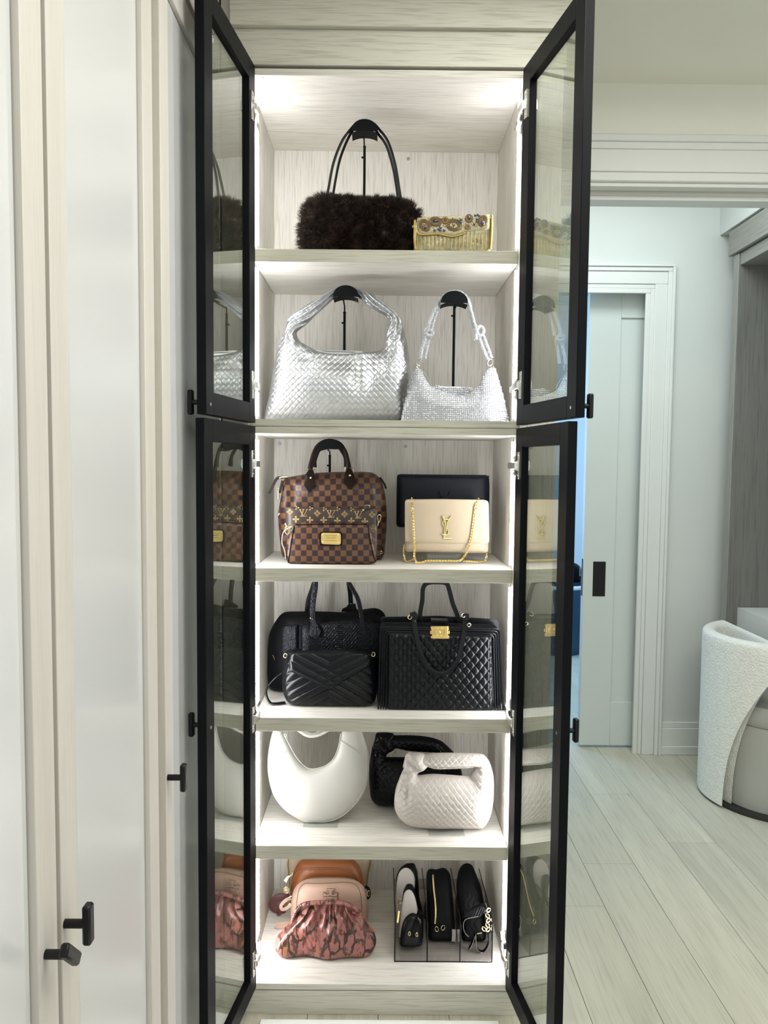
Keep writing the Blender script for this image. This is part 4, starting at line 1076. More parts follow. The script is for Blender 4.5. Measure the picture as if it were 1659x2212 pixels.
# small checked clutch with a brass plate
Y3 = 2.064; lean = 0.04
cl = thing('clutch', 'small brown checked clutch with a brass name plate, front of the brown bags', 'clutch', (at(715, 1190, Y3)[0], Y3, zsh))
o = zfix(atl(c4([(322, 1196), (560, 1192), (800, 1190), (1262, 1192), (1300, 1240), (1345, 1430), (1388, 1690), (1372, 1702), (1300, 1724), (800, 1724), (245, 1724), (206, 1640), (222, 1420), (262, 1300)]), Y3), zsh, 0.0004)
m = MB(); G3 = cushion(m, o, Y3 + 0.018, 0.0145, Tb=0.007, n=6, N=200, K=30, soft=0.008, lean=lean, z0=zsh, edge=0.002); m.build('bag_body', 'damier_small', cl)
for pts in ([(322, 1225), (300, 1350), (268, 1560), (247, 1700)], [(1276, 1210), (1300, 1400), (1345, 1600), (1378, 1690)], [(330, 1212), (600, 1204), (900, 1200), (1255, 1206)]):
    P = smooth(atl(c4(pts), Y3), 30); P = zfix(on(G3, P), zsh, 0.001); MB().tube(P - [0, 0.0004, 0], 0.0012, 6).build('piping', 'brown_dark_leather', cl)
def plate(pts, th, mat, name, lift_, par, soft=0.05):
    P = atl(c4(pts), Y3); Q = outline(P[:, [0, 2]], 48, soft); P = np.stack([Q[:, 0], np.full(48, Y3), Q[:, 1]], 1)
    y = on(G3, [P.mean(0)])[0][1]; P[:, 1] = y - lift_ + lean * (P[:, 2] - P[:, 2].mean())
    MB().prism(P, (0, -th, 0)).build(name, mat, par); return y - lift_ - th
plate([(652, 1297), (945, 1297), (945, 1478), (652, 1478)], 0.0016, 'brown_dark_leather', 'plate_backing', 0.0002, cl, 0.03)
yp = plate([(673, 1309), (924, 1313), (926, 1463), (672, 1453)], 0.0012, 'brushed_gold', 'brass_plate', 0.0018, cl, 0.015)
for x, y in ((700, 1333), (896, 1338), (700, 1428), (896, 1434)):
    p = at(*c4([(x, y)])[0], Y3); p[1] = yp + 0.0005 + lean * (p[2] - at(*c4([(800, 1385)])[0], Y3)[2]); MB().ball(p, 0.0024, 12, 6, (1, 0.5, 1)).build('screw', 'pale_gold', cl)
pc = at(*c4([(800, 1376)])[0], Y3); pc[1] = yp - 0.0004
text_part('lettering', 'LOUIS VUITTON', 0.0036, pc, 'antique_gold', cl, 0.0002)
for y in (1347, 1408):
    a, b = at(*c4([(722, y)])[0], Y3), at(*c4([(872, y + 2)])[0], Y3)
    dy_ = lean * ((a[2] + b[2]) / 2 - at(*c4([(800, 1385)])[0], Y3)[2]); a[1] = b[1] = yp - 0.0003 + dy_; MB().rod(a, b, 0.0004, 6).build('engraved_line', 'antique_gold', cl)
stamp(c4([(430, 1372)])[0], Y3, G3, cl); stamp(c4([(1168, 1388)])[0], Y3, G3, cl)
m = MB(); Yh = Y3 + 0.004
seg(m, c4([(212, 1185), (228, 1215), (245, 1235)]), Yh, 0.0016); seg(m, c4([(215, 1240), (260, 1222), (312, 1215)]), Yh - 0.002, 0.0022)
m.build('clasp', 'pale_gold', cl)
for pts in ([(300, 1235), (255, 1250), (212, 1290), (240, 1330), (285, 1290), (312, 1250)], [(215, 1245), (212, 1290), (232, 1325), (262, 1300), (245, 1260)]):
    MB().tube(smooth(atl(c4(pts), Yh - 0.003), 30, True), 0.0013, 7, closed=True).build('clasp_ring', 'pale_gold', cl)
m = MB(); seg(m, c4([(402, 1190), (440, 1183), (480, 1176)]), Y3 + 0.03, 0.0014); m.build('zip_pull', 'pale_gold', cl)
m = MB(); P = smooth(atl(c4([(222, 1250), (190, 1310), (175, 1390), (180, 1460), (208, 1530), (222, 1640)]), Y3 + 0.012), 40); m.tube(P, 1.0, 8, flat=(0.0012, 0.0055), wide=(0, 1, 0)); m.build('wrist_strap', 'strap_grey', cl)

# ------------------------------------------------------------------ third shelf, right: navy envelope, beige chain bag
c5 = crop(840, 1000, 6.144)
Yn = 2.245
zr = at(955, 1141, Yn)[2]
ac = thing('acrylic_riser', 'clear acrylic riser under the navy envelope bag at the back', 'riser', (at(955, 1141, Yn)[0], Yn, zsh))
bx = at(955, 1141, Yn)[0]
MB().box(bx - 0.06, bx + 0.06, Yn - 0.022, Yn + 0.03, zr - 0.003, zr - 0.0003, 0.0005).build('top_plate', 'clear_acrylic', ac)
for sx in (-0.0585, 0.0585): MB().box(bx + sx - 0.0015, bx + sx + 0.0015, Yn - 0.022, Yn + 0.03, zsh, zr - 0.003, 0.0005).build('side_plate', 'clear_acrylic', ac)
nv = thing('envelope_bag', 'black navy envelope clutch standing behind the beige chain bag', 'handbag', (bx, Yn, zr))
o = zfix(atl(c5([(108, 148), (700, 155), (1325, 160), (1334, 300), (1328, 856), (700, 862), (98, 852), (102, 400)]), Yn), zr, 0.0004)
m = MB(); Gn = cushion(m, o, Yn, 0.016, n=9, N=140, K=16, soft=0.010, edge=0.004); m.build('bag_body', 'navy_leather', nv)
m = MB(); P = smooth(atl(c5([(112, 166), (500, 172), (900, 176), (1322, 180)]), Yn), 30); P[:, 1] = Yn - 0.014; m.tube(P, 0.0022, 8); m.build('flap_fold', 'navy_leather', nv)
m = MB()
for a, b in (((648, 365), (662, 440)), ((662, 365), (690, 450)), ((802, 372), (765, 440)), ((640, 450), (720, 448)), ((750, 440), (775, 465)), ((815, 455), (830, 468))):
    A, B_ = atl(c5([a, b]), Yn); A[1] = B_[1] = Yn - 0.0205; m.rod(A, B_, 0.0011, 8)
m.build('tonal_emblem', 'black_gloss', nv, label='tonal dark letter emblem')

Yb = 2.135
zb_ = at(957, 1193, Yb)[2]
bx = at(960, 1200, Yb)[0]
ar = thing('acrylic_riser', 'clear acrylic riser under the beige chain bag', 'riser', (bx, Yb, zsh))
a, b = at(*c5([(505, 1190)])[0], Yb - 0.015), at(*c5([(965, 1330)])[0], Yb - 0.015)
MB().box(a[0], b[0], Yb - 0.018, Yb + 0.03, zb_ - 0.0035, zb_ - 0.0004, 0.0006).build('top_plate', 'clear_acrylic', ar)
MB().box(a[0], b[0], Yb - 0.018, Yb - 0.0155, zsh, zb_ - 0.0036, 0.0006).build('front_plate', 'clear_acrylic', ar)
MB().box(a[0], b[0], Yb + 0.027, Yb + 0.03, zsh, zb_ - 0.0036, 0.0006).build('rear_plate', 'clear_acrylic', ar)
bb_ = thing('chain_bag', 'beige leather flap bag with gold chain and gold letter emblem', 'handbag', (bx, Yb, zb_))
o = zfix(atl(c5([(214, 540), (216, 484), (700, 480), (1296, 490), (1310, 540), (1312, 900), (1310, 1186), (1240, 1196), (700, 1192), (215, 1170), (210, 800)]), Yb), zb_, 0.0002)
m = MB(); Gb = cushion(m, o, Yb, 0.014, n=10, N=160, K=20, soft=0.006, edge=0.012); m.build('bag_body', 'beige_leather', bb_)
fo = atl(c5([(216, 486), (700, 478), (1296, 490), (1308, 520), (1314, 1056), (1000, 1052), (214, 1038), (214, 520)]), Yb)
m = MB(); Gf = cushion(m, fo, Yb - 0.026, 0.002, Tb=0.001, n=12, N=160, K=12, soft=0.004, edge=0.0014); m.build('flap', 'beige_leather', bb_)
ye = Yb - 0.0315
m = MB()
def stroke(pts, r0, r1=None, k=30):
    P = smooth(atl(c5(pts), ye), k); m.tube(P, np.linspace(r0, r1 or r0, k), 8)
stroke([(712, 697), (728, 750), (745, 800)], 0.0021, 0.0012); stroke([(727, 700), (742, 752), (752, 790)], 0.0012)
stroke([(832, 698), (805, 740), (775, 790)], 0.0014); stroke([(822, 710), (795, 750)], 0.0010, k=6)
stroke([(752, 785), (742, 870), (728, 1000)], 0.0012)
stroke([(805, 772), (795, 756), (762, 752), (728, 770), (714, 805), (724, 835), (748, 862), (778, 890), (792, 920), (778, 945), (752, 952), (718, 950), (690, 936), (684, 928)], 0.0016)
stroke([(778, 806), (768, 845), (755, 900)], 0.0012); stroke([(768, 862), (752, 930), (738, 1000)], 0.0012); stroke([(722, 1002), (780, 1002), (835, 1001)], 0.0013); stroke([(835, 1001), (828, 990)], 0.0010, k=5)
m.ball(at(*c5([(800, 770)])[0], ye), 0.0019, 10, 6)
m.build('gold_emblem', 'gold', bb_, label='gold interlaced letter emblem')
m = MB(); yk = ye - 0.0008
def cpath(pts, ys): return smooth(zfix(np.array([at(*p, y) for p, y in zip(c5(pts), ys)]), zsh, 0.0036), 120)
chain(m, cpath([(306, 470), (308, 560), (316, 760), (330, 980), (340, 1120), (338, 1230), (350, 1290), (372, 1330)], [Yb - 0.01, yk, yk, yk, yk - 0.002, yk - 0.004, yk - 0.006, yk - 0.008]), 0.0040, 0.0030, 0.00105)
chain(m, cpath([(372, 1332), (430, 1326), (480, 1305), (560, 1302), (760, 1302), (930, 1300), (990, 1255), (1035, 1180), (1068, 1080), (1095, 960), (1115, 820), (1138, 650), (1160, 540), (1190, 474)], [yk - 0.008] + [yk - 0.008] * 5 + [yk - 0.006, yk - 0.004, yk - 0.001, yk, yk, yk, yk, Yb - 0.01]), 0.0040, 0.0030, 0.00105)
chain(m, cpath([(206, 1095), (198, 1180), (205, 1260), (222, 1305), (270, 1300), (325, 1280)], [Yb - 0.004] * 3 + [Yb - 0.012, Yb - 0.02, Yb - 0.03]), 0.0038, 0.0027, 0.0009)
chain(m, cpath([(1304, 1185), (1295, 1240), (1276, 1305), (1210, 1312), (1100, 1306), (1000, 1302)], [Yb - 0.004] * 2 + [Yb - 0.012, Yb - 0.02, Yb - 0.026, Yb - 0.032]), 0.0038, 0.0027, 0.0009)
m.build('chain_strap', 'gold', bb_, stuff=True, label='gold curb chain')

# ------------------------------------------------------------------ fourth shelf: black bags
c6 = crop(560, 1250, 6.144); zsh = SH['d'] + 0.0004; Y4 = 2.225
ck = thing('handbag', 'black embossed snakeskin top handle bag behind the quilted chevron bag', 'handbag', (at(690, 1400, Y4)[0], Y4, zsh))
o = zfix(atl(c6([(128, 740), (170, 640), (225, 550), (290, 462), (340, 436), (500, 434), (700, 432), (1000, 440), (1090, 448), (1250, 430), (1380, 408), (1540, 382), (1620, 410), (1680, 480), (1690, 800), (1690, 1760), (160, 1760), (130, 1500), (110, 1250), (115, 950)]), Y4), zsh, 0.0006)
m = MB(); Gk = cushion(m, o, Y4, 0.05, n=4, N=140, K=16, soft=0.012); m.build('bag_body', 'black_soft', ck)
fo = atl(c6([(322, 610), (360, 565), (600, 552), (800, 540), (1050, 515), (1300, 515), (1420, 520), (1600, 545), (1640, 620), (1640, 1000), (1000, 1010), (322, 980)]), Y4)
xc_ = at(*c6([(1085, 700)])[0], Y4)[0]; zc_ = at(*c6([(330, 760)])[0], Y4)[2]
def scales(x, z):
    # belly plates down the middle, diamond scales shrinking to the sides
    d = np.abs(x - xc_); mid = d < 0.0085
    h0 = np.abs(np.sin(PI * z / 0.0058)) ** 0.5 * 0.0022
    sz = np.where(d < 0.05, 0.0092, 0.0050)
    a = (x + z * 0.8) / sz; b = (x - z * 0.8) / sz
    h1 = (np.abs(np.sin(PI * a)) * np.abs(np.sin(PI * b))) ** 0.45 * np.where(d < 0.05, 0.0020, 0.0009)
    g = -0.012 * np.exp(-((x - xc_ + 0.115) / 0.006) ** 2) - 0.008 * np.exp(-(((x - xc_ + 0.05) + (z - zc_) * 0.6) / 0.02) ** 2) + 0.004 * np.exp(-((x - xc_ + 0.09) / 0.018) ** 2)
    return np.where(mid, h0, h1) + g
m = MB(); Gs = cushion(m, fo, Y4 - 0.052, 0.014, Tb=0.002, n=6, N=420, K=110, soft=0.010, relief=scales); m.build('front_panel', 'black_scales', ck, fix=False, sharp=60, label='embossed scale front panel')
YH = Y4 - 0.058
m = MB(); seg(m, c6([(745, 40), (742, 120), (722, 260), (708, 400), (712, 520), (720, 600)]), YH - 0.012, 1.0, 10, 40, flat=(0.0078, 0.0026), wide=(0, 1, 0)); m.build('handle', 'black_scales', ck)
m = MB(); seg(m, c6([(1180, 38), (1240, 140), (1305, 260), (1340, 400), (1360, 520), (1380, 640)]), YH - 0.012, 1.0, 10, 40, flat=(0.0062, 0.0026), wide=(0, 1, 0)); m.build('handle', 'black_scales', ck)
m = MB(); seg(m, c6([(735, 40), (700, 150), (655, 280), (638, 400), (635, 470)]), Y4 + 0.03, 1.0, 10, 40, flat=(0.0072, 0.0026), wide=(0, 1, 0)); m.build('rear_handle', 'black_soft', ck)
m = MB(); seg(m, c6([(1185, 40), (1205, 180), (1215, 320), (1215, 420)]), Y4 + 0.03, 1.0, 10, 30, flat=(0.0068, 0.0026), wide=(0, 1, 0)); m.build('rear_handle', 'black_soft', ck)
P = atl(c6([(1090, 440), (1100, 405), (1160, 375), (1185, 340), (1278, 335), (1290, 400), (1330, 440)]), Y4 + 0.02); MB().prism(P, (0, 0.006, 0)).build('handle_tab', 'black_soft', ck)
MB().ball(at(*c6([(1216, 335)])[0], Y4 + 0.012), 0.0016, 10, 6).build('rivet', 'chrome', ck)
for pts in ([(690, 570), (745, 545), (760, 590), (822, 700), (755, 800), (645, 740), (680, 640)], [(1345, 600), (1395, 600), (1420, 680), (1400, 760), (1330, 700)]):
    P = atl(c6(pts), YH - 0.012); MB().prism(P, (0, -0.003, 0)).build('handle_tab', 'black_scales', ck)
MB().ball(at(*c6([(682, 524)])[0], YH - 0.016), 0.0026, 10, 6).build('rivet', 'pale_gold', ck)
p0, p1 = atl(c6([(183, 1015), (208, 1075)]), Y4 - 0.045); MB().rod(p0, p1, 0.0012, 8).build('buckle', 'pale_gold', ck)

Y5 = 2.094
cv = thing('shoulder_bag', 'black chevron quilted envelope flap bag in front on the fourth shelf', 'handbag', (at(690, 1450, Y5)[0], Y5, zsh))
o = zfix(atl(c6([(432, 962), (700, 944), (1000, 940), (1200, 932), (1478, 972), (1515, 1060), (1545, 1250), (1560, 1450), (1545, 1640), (1500, 1690), (1000, 1700), (480, 1716), (400, 1690), (340, 1600), (303, 1460), (312, 1280), (345, 1080), (400, 1010)]), Y5), zsh, 0.0002)
xm = at(*c6([(935, 1300)])[0], Y5)[0]; zm = at(*c6([(935, 1425)])[0], Y5)[2]
pit = 0.0255
def chev(x, z):
    q = (z - zm + np.abs(x - xm) * 0.56) / pit
    return 0.0050 * np.abs(np.sin(PI * q)) ** 0.55
m = MB(); Gv = cushion(m, o, Y5, 0.026, Tb=0.026, n=4, N=340, K=80, soft=0.020, relief=chev); m.build('bag_body', 'black_leather', cv, fix=False, sharp=60)
fo = atl(c6([(425, 985), (450, 956), (700, 940), (1000, 936), (1200, 930), (1470, 972), (1482, 1020), (1476, 1120), (1380, 1175), (1150, 1310), (955, 1440), (910, 1430), (700, 1318), (520, 1235), (408, 1190), (412, 1080)]), Y5)
zf = at(*c6([(935, 1180)])[0], Y5)[2]
def vee(x, z):
    a = (z - zf - np.abs(x - xm) * 0.50) / pit; low = np.clip((zf - 0.002 - z + np.abs(x - xm) * 0.5) / 0.002, 0, 1)
    b = (z - zf + np.abs(x - xm) * 0.56) / pit
    w = np.clip(1 - np.abs(x - xm) / 0.05, 0, 1) * low
    return 0.0036 * np.abs(np.sin(PI * a)) ** 0.5 * (1 - w) + w * 0.0040 * (np.abs(np.sin(PI * a)) * np.abs(np.sin(PI * b))) ** 0.4
m = MB(); Gv2 = cushion(m, fo, Y5 - 0.027, 0.0055, Tb=0.001, n=9, N=340, K=80, soft=0.008, relief=vee, edge=0.0012); m.build('flap', 'black_leather', cv, fix=False, sharp=60)
for x, y, dx in ((345, 1022, 0.0), (1515, 1008, 0.0)):
    p = at(*c6([(x, y)])[0], Y5 - 0.012); MB().ring(p, 0.0058, 0.0012, (0.5, 0.0, 0.86), (-0.6, 0.5, 0.4)).build('strap_ring', 'pale_gold', cv)
m = MB(); seg(m, c6([(350, 985), (400, 965), (470, 950), (560, 945)]), Y5 + 0.01, 1.0, 8, 24, flat=(0.0042, 0.0016), wide=(0, 1, 0)); m.build('strap_tab', 'black_leather', cv)
m = MB(); P = zfix(smooth(np.array([at(*p, y) for p, y in zip(c6([(300, 1245), (210, 1320), (130, 1410), (95, 1490), (105, 1580), (150, 1650), (230, 1690), (345, 1672)]), (Y5 + .03, Y5 + .03, Y5 + .02, Y5 + .01, Y5, Y5 - .005, Y5 - .005, Y5 + .005))]), 60), zsh, 0.0055)
m.tube(P, 1.0, 8, flat=(0.0016, 0.0055), wide=(0.1, 1, 0.15)); m.build('strap', 'black_leather', cv)

c7 = crop(800, 1250, 5.352); Y6 = 2.056
qt = thing('tote_bag', 'black diamond quilted tote with a square gold clasp', 'handbag', (at(950, 1450, Y6)[0], Y6 + 0.05, zsh))
o = zfix(atl(c7([(112, 560), (125, 540), (700, 545), (1440, 565), (1500, 590), (1512, 640), (1530, 1000), (1545, 1480), (1535, 1545), (1400, 1552), (800, 1540), (200, 1520), (90, 1512), (76, 1480), (85, 1100), (104, 700)]), Y6), zsh, 0.0002)
def quilt(x, z): return 0
m = MB(); Gq = cushion(m, o, Y6 + 0.040, 0.034, Tb=0.038, n=14, N=180, K=20, soft=0.006, edge=0.004); m.build('bag_body', 'black_leather', qt)
fo = atl(c7([(206, 628), (600, 640), (1000, 652), (1408, 664), (1412, 1100), (1420, 1545), (800, 1534), (198, 1512), (202, 1000)]), Y6)
fo = zfix(fo, zsh, 0.001)
pxm = at(*c7([(100, 100)])[0], Y6)[0] - at(*c7([(0, 100)])[0], Y6)[0]; qx0 = at(*c7([(805, 1000)])[0], Y6)
def diam(x, z):
    a = (x - qx0[0]) / (pxm * 1.02) ; b = (z - qx0[2]) / (pxm * 1.28)
    return 0.0042 * (np.abs(np.sin(PI * (a + b))) * np.abs(np.sin(PI * (a - b)))) ** 0.5
m = MB(); Gd = cushion(m, fo, Y6 + 0.0035, 0.004, Tb=0.001, n=20, N=560, K=150, soft=0.003, relief=diam); m.build('quilted_panel', 'black_leather', qt, fix=False, sharp=60)
yq = Y6 + 0.001
for k_, (yt0, yt1, xl0, xl1, xr0, xr1) in enumerate(((556, 578, 122, 92, 1492, 1532), (582, 604, 146, 120, 1468, 1504), (606, 632, 172, 150, 1446, 1474), (628, 656, 196, 180, 1424, 1444))):
    P = smooth(resample(zfix(atl(c7([(xl1, 1510), (xl0, yt0 + 26), (xl0 + 4, yt0 + 6), (xl0 + 26, yt0), ((xl0 + xr0) / 2, (yt0 + yt1) / 2), (xr0 - 26, yt1), (xr0 - 3, yt1 + 6), (xr0, yt1 + 28), (xr1, 1542)]), yq), zsh, 0.0025), 60), 90)
    MB().tube(P, 0.0023, 8).build('piping', 'black_leather', qt)
bp = atl(c7([(118, 560), (116, 470), (135, 446), (400, 440), (800, 432), (920, 440), (1200, 455), (1460, 472), (1486, 500), (1490, 580)]), Y6 + 0.075)
MB().prism(bp, (0, 0.006, 0)).build('rear_panel', 'black_leather', qt)
P = atl(c7([(702, 560), (704, 478), (898, 484), (896, 566)]), Y6 + 0.03)
MB().prism(P, (0, 0.03, 0)).build('clasp_tab', 'black_leather', qt)
yc_ = Y6 - 0.001
def rect(x0, y0, x1, y1, d0, d1, mb):
    a, b = at(*c7([(x0, y0)])[0], yc_), at(*c7([(x1, y1)])[0], yc_); mb.box(a[0], b[0], yc_ - d1, yc_ - d0, b[2], a[2], 0.0008)
m = MB(); rect(712, 546, 892, 690, 0, 0.006, m); rect(698, 546, 740, 590, 0, 0.005, m); rect(866, 546, 904, 590, 0, 0.005, m); rect(698, 655, 740, 686, 0, 0.005, m); rect(866, 655, 906, 690, 0, 0.005, m); rect(690, 596, 720, 640, 0, 0.004, m); rect(884, 598, 915, 640, 0, 0.004, m)
m.build('clasp_plate', 'brushed_gold', qt)
m = MB()
for cx, sgn in ((776, 1), (824, -1)):
    th_ = np.radians(np.linspace(48, 312, 30)) if sgn > 0 else np.radians(np.linspace(228, 492, 30))
    pts = [(cx + 38 * math.cos(t), 618 - 42 * math.sin(t)) for t in th_]
    m.tube(atl(c7(pts), yc_ - 0.0072), 0.0015, 8)
m.build('clasp_emblem', 'gold', qt, label='gold linked letter emblem')
MB().ball(at(*c7([(800, 617)])[0], yc_ - 0.008), 0.0036, 14, 8, (1, 0.8, 1.05)).build('turn_knob', 'pale_gold', qt)
m = MB(); P = smooth(np.array([at(*p, y) for p, y in zip(c7([(500, 420), (508, 520), (545, 720), (590, 880), (650, 1000), (740, 1080), (830, 1096), (920, 1060), (1000, 960), (1040, 840), (1080, 640), (1098, 430)]), [Y6 + .012, Y6 - .004, Y6 - .010, Y6 - .011, Y6 - .011, Y6 - .012, Y6 - .012, Y6 - .011, Y6 - .011, Y6 - .010, Y6 - .004, Y6 + .012])]), 90)
m.tube(P, 1.0, 10, flat=(0.0066, 0.0022), wide=(0, 1, 0)); m.build('front_handle', 'black_leather', qt)
m = MB(); P = smooth(atl(c7([(595, 510), (575, 420), (600, 250), (608, 120), (640, 62), (700, 42), (760, 40), (830, 42), (885, 62), (915, 140), (950, 280), (1000, 410), (1025, 500)]), Y6 + 0.07), 90)
P[:, 2] = np.minimum(P[:, 2], SH['c'] - 0.035 - 0.009)
m.tube(P, 1.0, 10, flat=(0.0064, 0.0022), wide=(0, 1, 0)); m.build('rear_handle', 'black_leather', qt)
for pts in ([(458, 400), (520, 385), (545, 415), (545, 470), (465, 468)], [(1075, 405), (1140, 410), (1145, 460), (1130, 490), (1060, 470)]):
    P = atl(c7(pts), Y6 + 0.002); MB().prism(P, (0, 0.012, 0)).build('handle_loop', 'black_leather', qt)
for x, y, a in ((456, 448, 1.2), (1075, 425, 0.2), (1140, 535, -0.9)):
    MB().ring(at(*c7([(x, y)])[0], Y6 + 0.002), 0.0048, 0.0011, (math.cos(a), 0.5, math.sin(a)), (-math.sin(a), 0.3, math.cos(a))).build('handle_ring', 'pale_gold', qt)

# ------------------------------------------------------------------ fifth shelf: white crescent, two knotted woven bags
c8 = crop(560, 1570, 6.144); zsh = SH['e'] + 0.0004; Y7 = 2.125
cr = thing('crescent_bag', 'smooth white crescent shoulder bag on a clear stand', 'handbag', (at(690, 1700, Y7)[0], Y7, zsh + 0.004))
out_ = [(330, -70), (250, -40), (180, 60), (135, 240), (112, 420), (112, 600), (150, 800), (210, 950), (320, 1090), (460, 1195), (610, 1268), (740, 1284), (880, 1270), (1080, 1196), (1250, 1065), (1380, 900), (1445, 690), (1458, 450), (1430, 270), (1360, 60), (1300, -30), (1225, -60)]
inn_ = [(300, 0), (290, 30), (310, 80), (345, 150), (395, 240), (430, 310), (480, 390), (530, 460), (580, 510), (630, 542), (680, 556), (730, 558), (790, 546), (870, 518), (940, 470), (1000, 400), (1035, 320), (1060, 220), (1078, 150), (1092, 80), (1120, 20), (1170, -10)]
O, I = atl(c8(out_), Y7), atl(c8(inn_), Y7)
zmax = SH['d'] - 0.036 - 0.010
O[:, 2] = np.minimum(O[:, 2], zmax); I[:, 2] = np.minimum(I[:, 2], zmax - 0.004)
Tc = np.interp(np.linspace(0, 1, 22), [0, .2, .5, .8, 1], [.006, .022, .032, .022, .006])
m = MB(); Gc = strip_body(m, O, I, Y7, Tc, N=160, K=26, closed=False, p=0.42, zmin=zsh + 0.0046); m.build('bag_body', 'white_leather', cr)
def line_on(pts, G, Yp, r, up=0.0003, k=24):
    P = smooth(atl(pts, Yp), k); Q = on(G, P); Q[:, 1] = np.convolve(np.pad(Q[:, 1], 2, 'edge'), np.ones(5) / 5, 'valid') - up
    return MB().tube(Q, r, 6)
line_on(c8([(1088, 165), (1180, 215), (1290, 285), (1380, 370), (1418, 450), (1425, 600), (1390, 800), (1300, 960), (1160, 1110), (1000, 1205), (840, 1245)]), Gc, Y7, 0.0009, k=50).build('seam', 'white_leather_warm', cr)
line_on(c8([(402, 275), (330, 330), (250, 400), (180, 470), (140, 560)]), Gc, Y7, 0.0006).build('seam', 'white_leather_warm', cr)
m = MB(); P = smooth(atl(c8([(330, 110), (400, 240), (470, 370), (540, 465), (620, 535), (700, 560), (790, 548), (900, 505), (985, 425), (1040, 310), (1066, 200), (1084, 90)]), Y7 - 0.004), 70); m.tube(P, 0.0014, 8); m.build('zip_edge', 'white_leather', cr)
m = MB(); P = smooth(atl(c8([(330, -40), (430, -10), (520, 45), (590, 95), (660, 122), (730, 122), (800, 105), (870, 70), (980, 10), (1180, -40)]), Y7 + 0.012), 50); P[:, 2] = np.minimum(P[:, 2], zmax); m.tube(P, 1.0, 10, flat=(0.0042, 0.0024), wide=(0, 1, 0)); m.build('handle', 'white_leather', cr)
m = MB(); P = smooth(atl(c8([(340, -40), (460, -20), (560, 20), (640, 75), (700, 92), (760, 85), (830, 40), (980, -20), (1170, -40)]), Y7 + 0.026), 50); P[:, 2] = np.minimum(P[:, 2], zmax); m.tube(P, 1.0, 10, flat=(0.0036, 0.002), wide=(0, 1, 0)); m.build('handle', 'white_leather', cr)
m = MB(); m.ring(at(*c8([(346, 112)])[0], Y7 - 0.014), 0.0032, 0.0010).ball(at(*c8([(355, 142)])[0], Y7 - 0.013), 0.0016, 8, 6); m.build('zip_pull', 'white_leather', cr)
cst = thing('acrylic_stand', 'clear acrylic stand holding the white crescent bag', 'stand', (at(695, 1780, Y7)[0], Y7, zsh))
a, b = at(*c8([(585, 1280)])[0], Y7 - 0.03), at(*c8([(1045, 1280)])[0], Y7 - 0.03)
zb7 = zsh + 0.004
MB().box(a[0], b[0], Y7 - 0.036, Y7 + 0.045, zsh, min(zsh + 0.003, zb7), 0.0006).build('base_plate', 'clear_acrylic', cst)
MB().box(a[0], b[0], Y7 - 0.036, Y7 - 0.034, zsh + 0.003, zsh + 0.018, 0.0006).build('front_lip', 'clear_acrylic', cst)
MB().box(a[0] + 0.01, b[0] - 0.01, Y7 + 0.043, Y7 + 0.0455, zsh + 0.003, zsh + 0.13, 0.0006).build('back_rest', 'clear_acrylic', cst)

c9 = crop(780, 1570, 5.352)
def knot_bag(name_label, outer, inner, knot, tail, Yk, Tm, mat, cell, amp, lo, zclamp=None, N=620, K=84, wrk=None):
    t = thing('knot_bag', name_label, 'handbag', (0, 0, 0))
    O, I = zfix(atl(c9(outer), Yk), zsh, lo), atl(c9(inner), Yk)
    if zclamp: O[:, 2] = np.minimum(O[:, 2], zclamp); I[:, 2] = np.minimum(I[:, 2], zclamp - 0.012)
    ORG[t.name] = np.array([O[:, 0].mean(), Yk, O[:, 2].min()]); t.location = ORG[t.name]
    m = MB(); G = strip_body(m, O, I, Yk, Tm, N=N, K=K, relief=weave(cell, amp, 0.70), wrinkle=wrk, p=0.55, backf=0.35, zmin=zsh + (lo if lo > 0.001 else 0.0006)); m.build('bag_body', mat, t, fix=False, sharp=70)
    kp = atl(c9(knot), Yk - 0.012)
    if zclamp: kp[:, 2] = np.minimum(kp[:, 2], zclamp)
    kc = kp.mean(0)
    fold = lambda x, z: weave(cell * 1.05, amp * 0.8, 0.35)(x, z) + 0.004 * np.sin((x - kc[0]) * 150 + (z - kc[2]) * 90)
    m = MB(); cushion(m, kp, Yk - 0.006, 0.022, Tb=0.02, n=3, N=150, K=34, soft=0.02, relief=fold); m.build('knot', mat, t, sharp=70)
    tp = atl(c9(tail), Yk - 0.01)
    m = MB(); cushion(m, tp, Yk - 0.016, 0.014, Tb=0.012, n=3, N=130, K=34, soft=0.02, relief=weave(cell, amp * 0.9, 0.9)); m.build('knot_tail', mat, t, sharp=70)
    return t, G
outer = [(640, 330), (760, 318), (830, 302), (1050, 299), (1250, 304), (1400, 314), (1460, 365), (1495, 430), (1530, 560), (1536, 700), (1525, 880), (1485, 1050), (1410, 1160), (1310, 1224), (1050, 1220), (800, 1206), (560, 1135), (450, 1060), (393, 960), (383, 860), (400, 720), (440, 600), (480, 510), (530, 420)]
inner = [(700, 470), (770, 462), (830, 480), (900, 488), (1050, 483), (1200, 475), (1305, 460), (1312, 468), (1300, 490), (1275, 530), (1255, 566), (1200, 566), (1130, 562), (1060, 556), (1000, 552), (940, 548), (860, 544), (800, 545), (750, 549), (710, 553), (670, 556), (650, 556), (655, 540), (675, 500)]
Tm = [.02, .02, .02, .02, .02, .021, .024, .028, .034, .04, .044, .048, .05, .05, .05, .05, .05, .048, .044, .04, .036, .032, .026, .022]
Y8 = 2.09
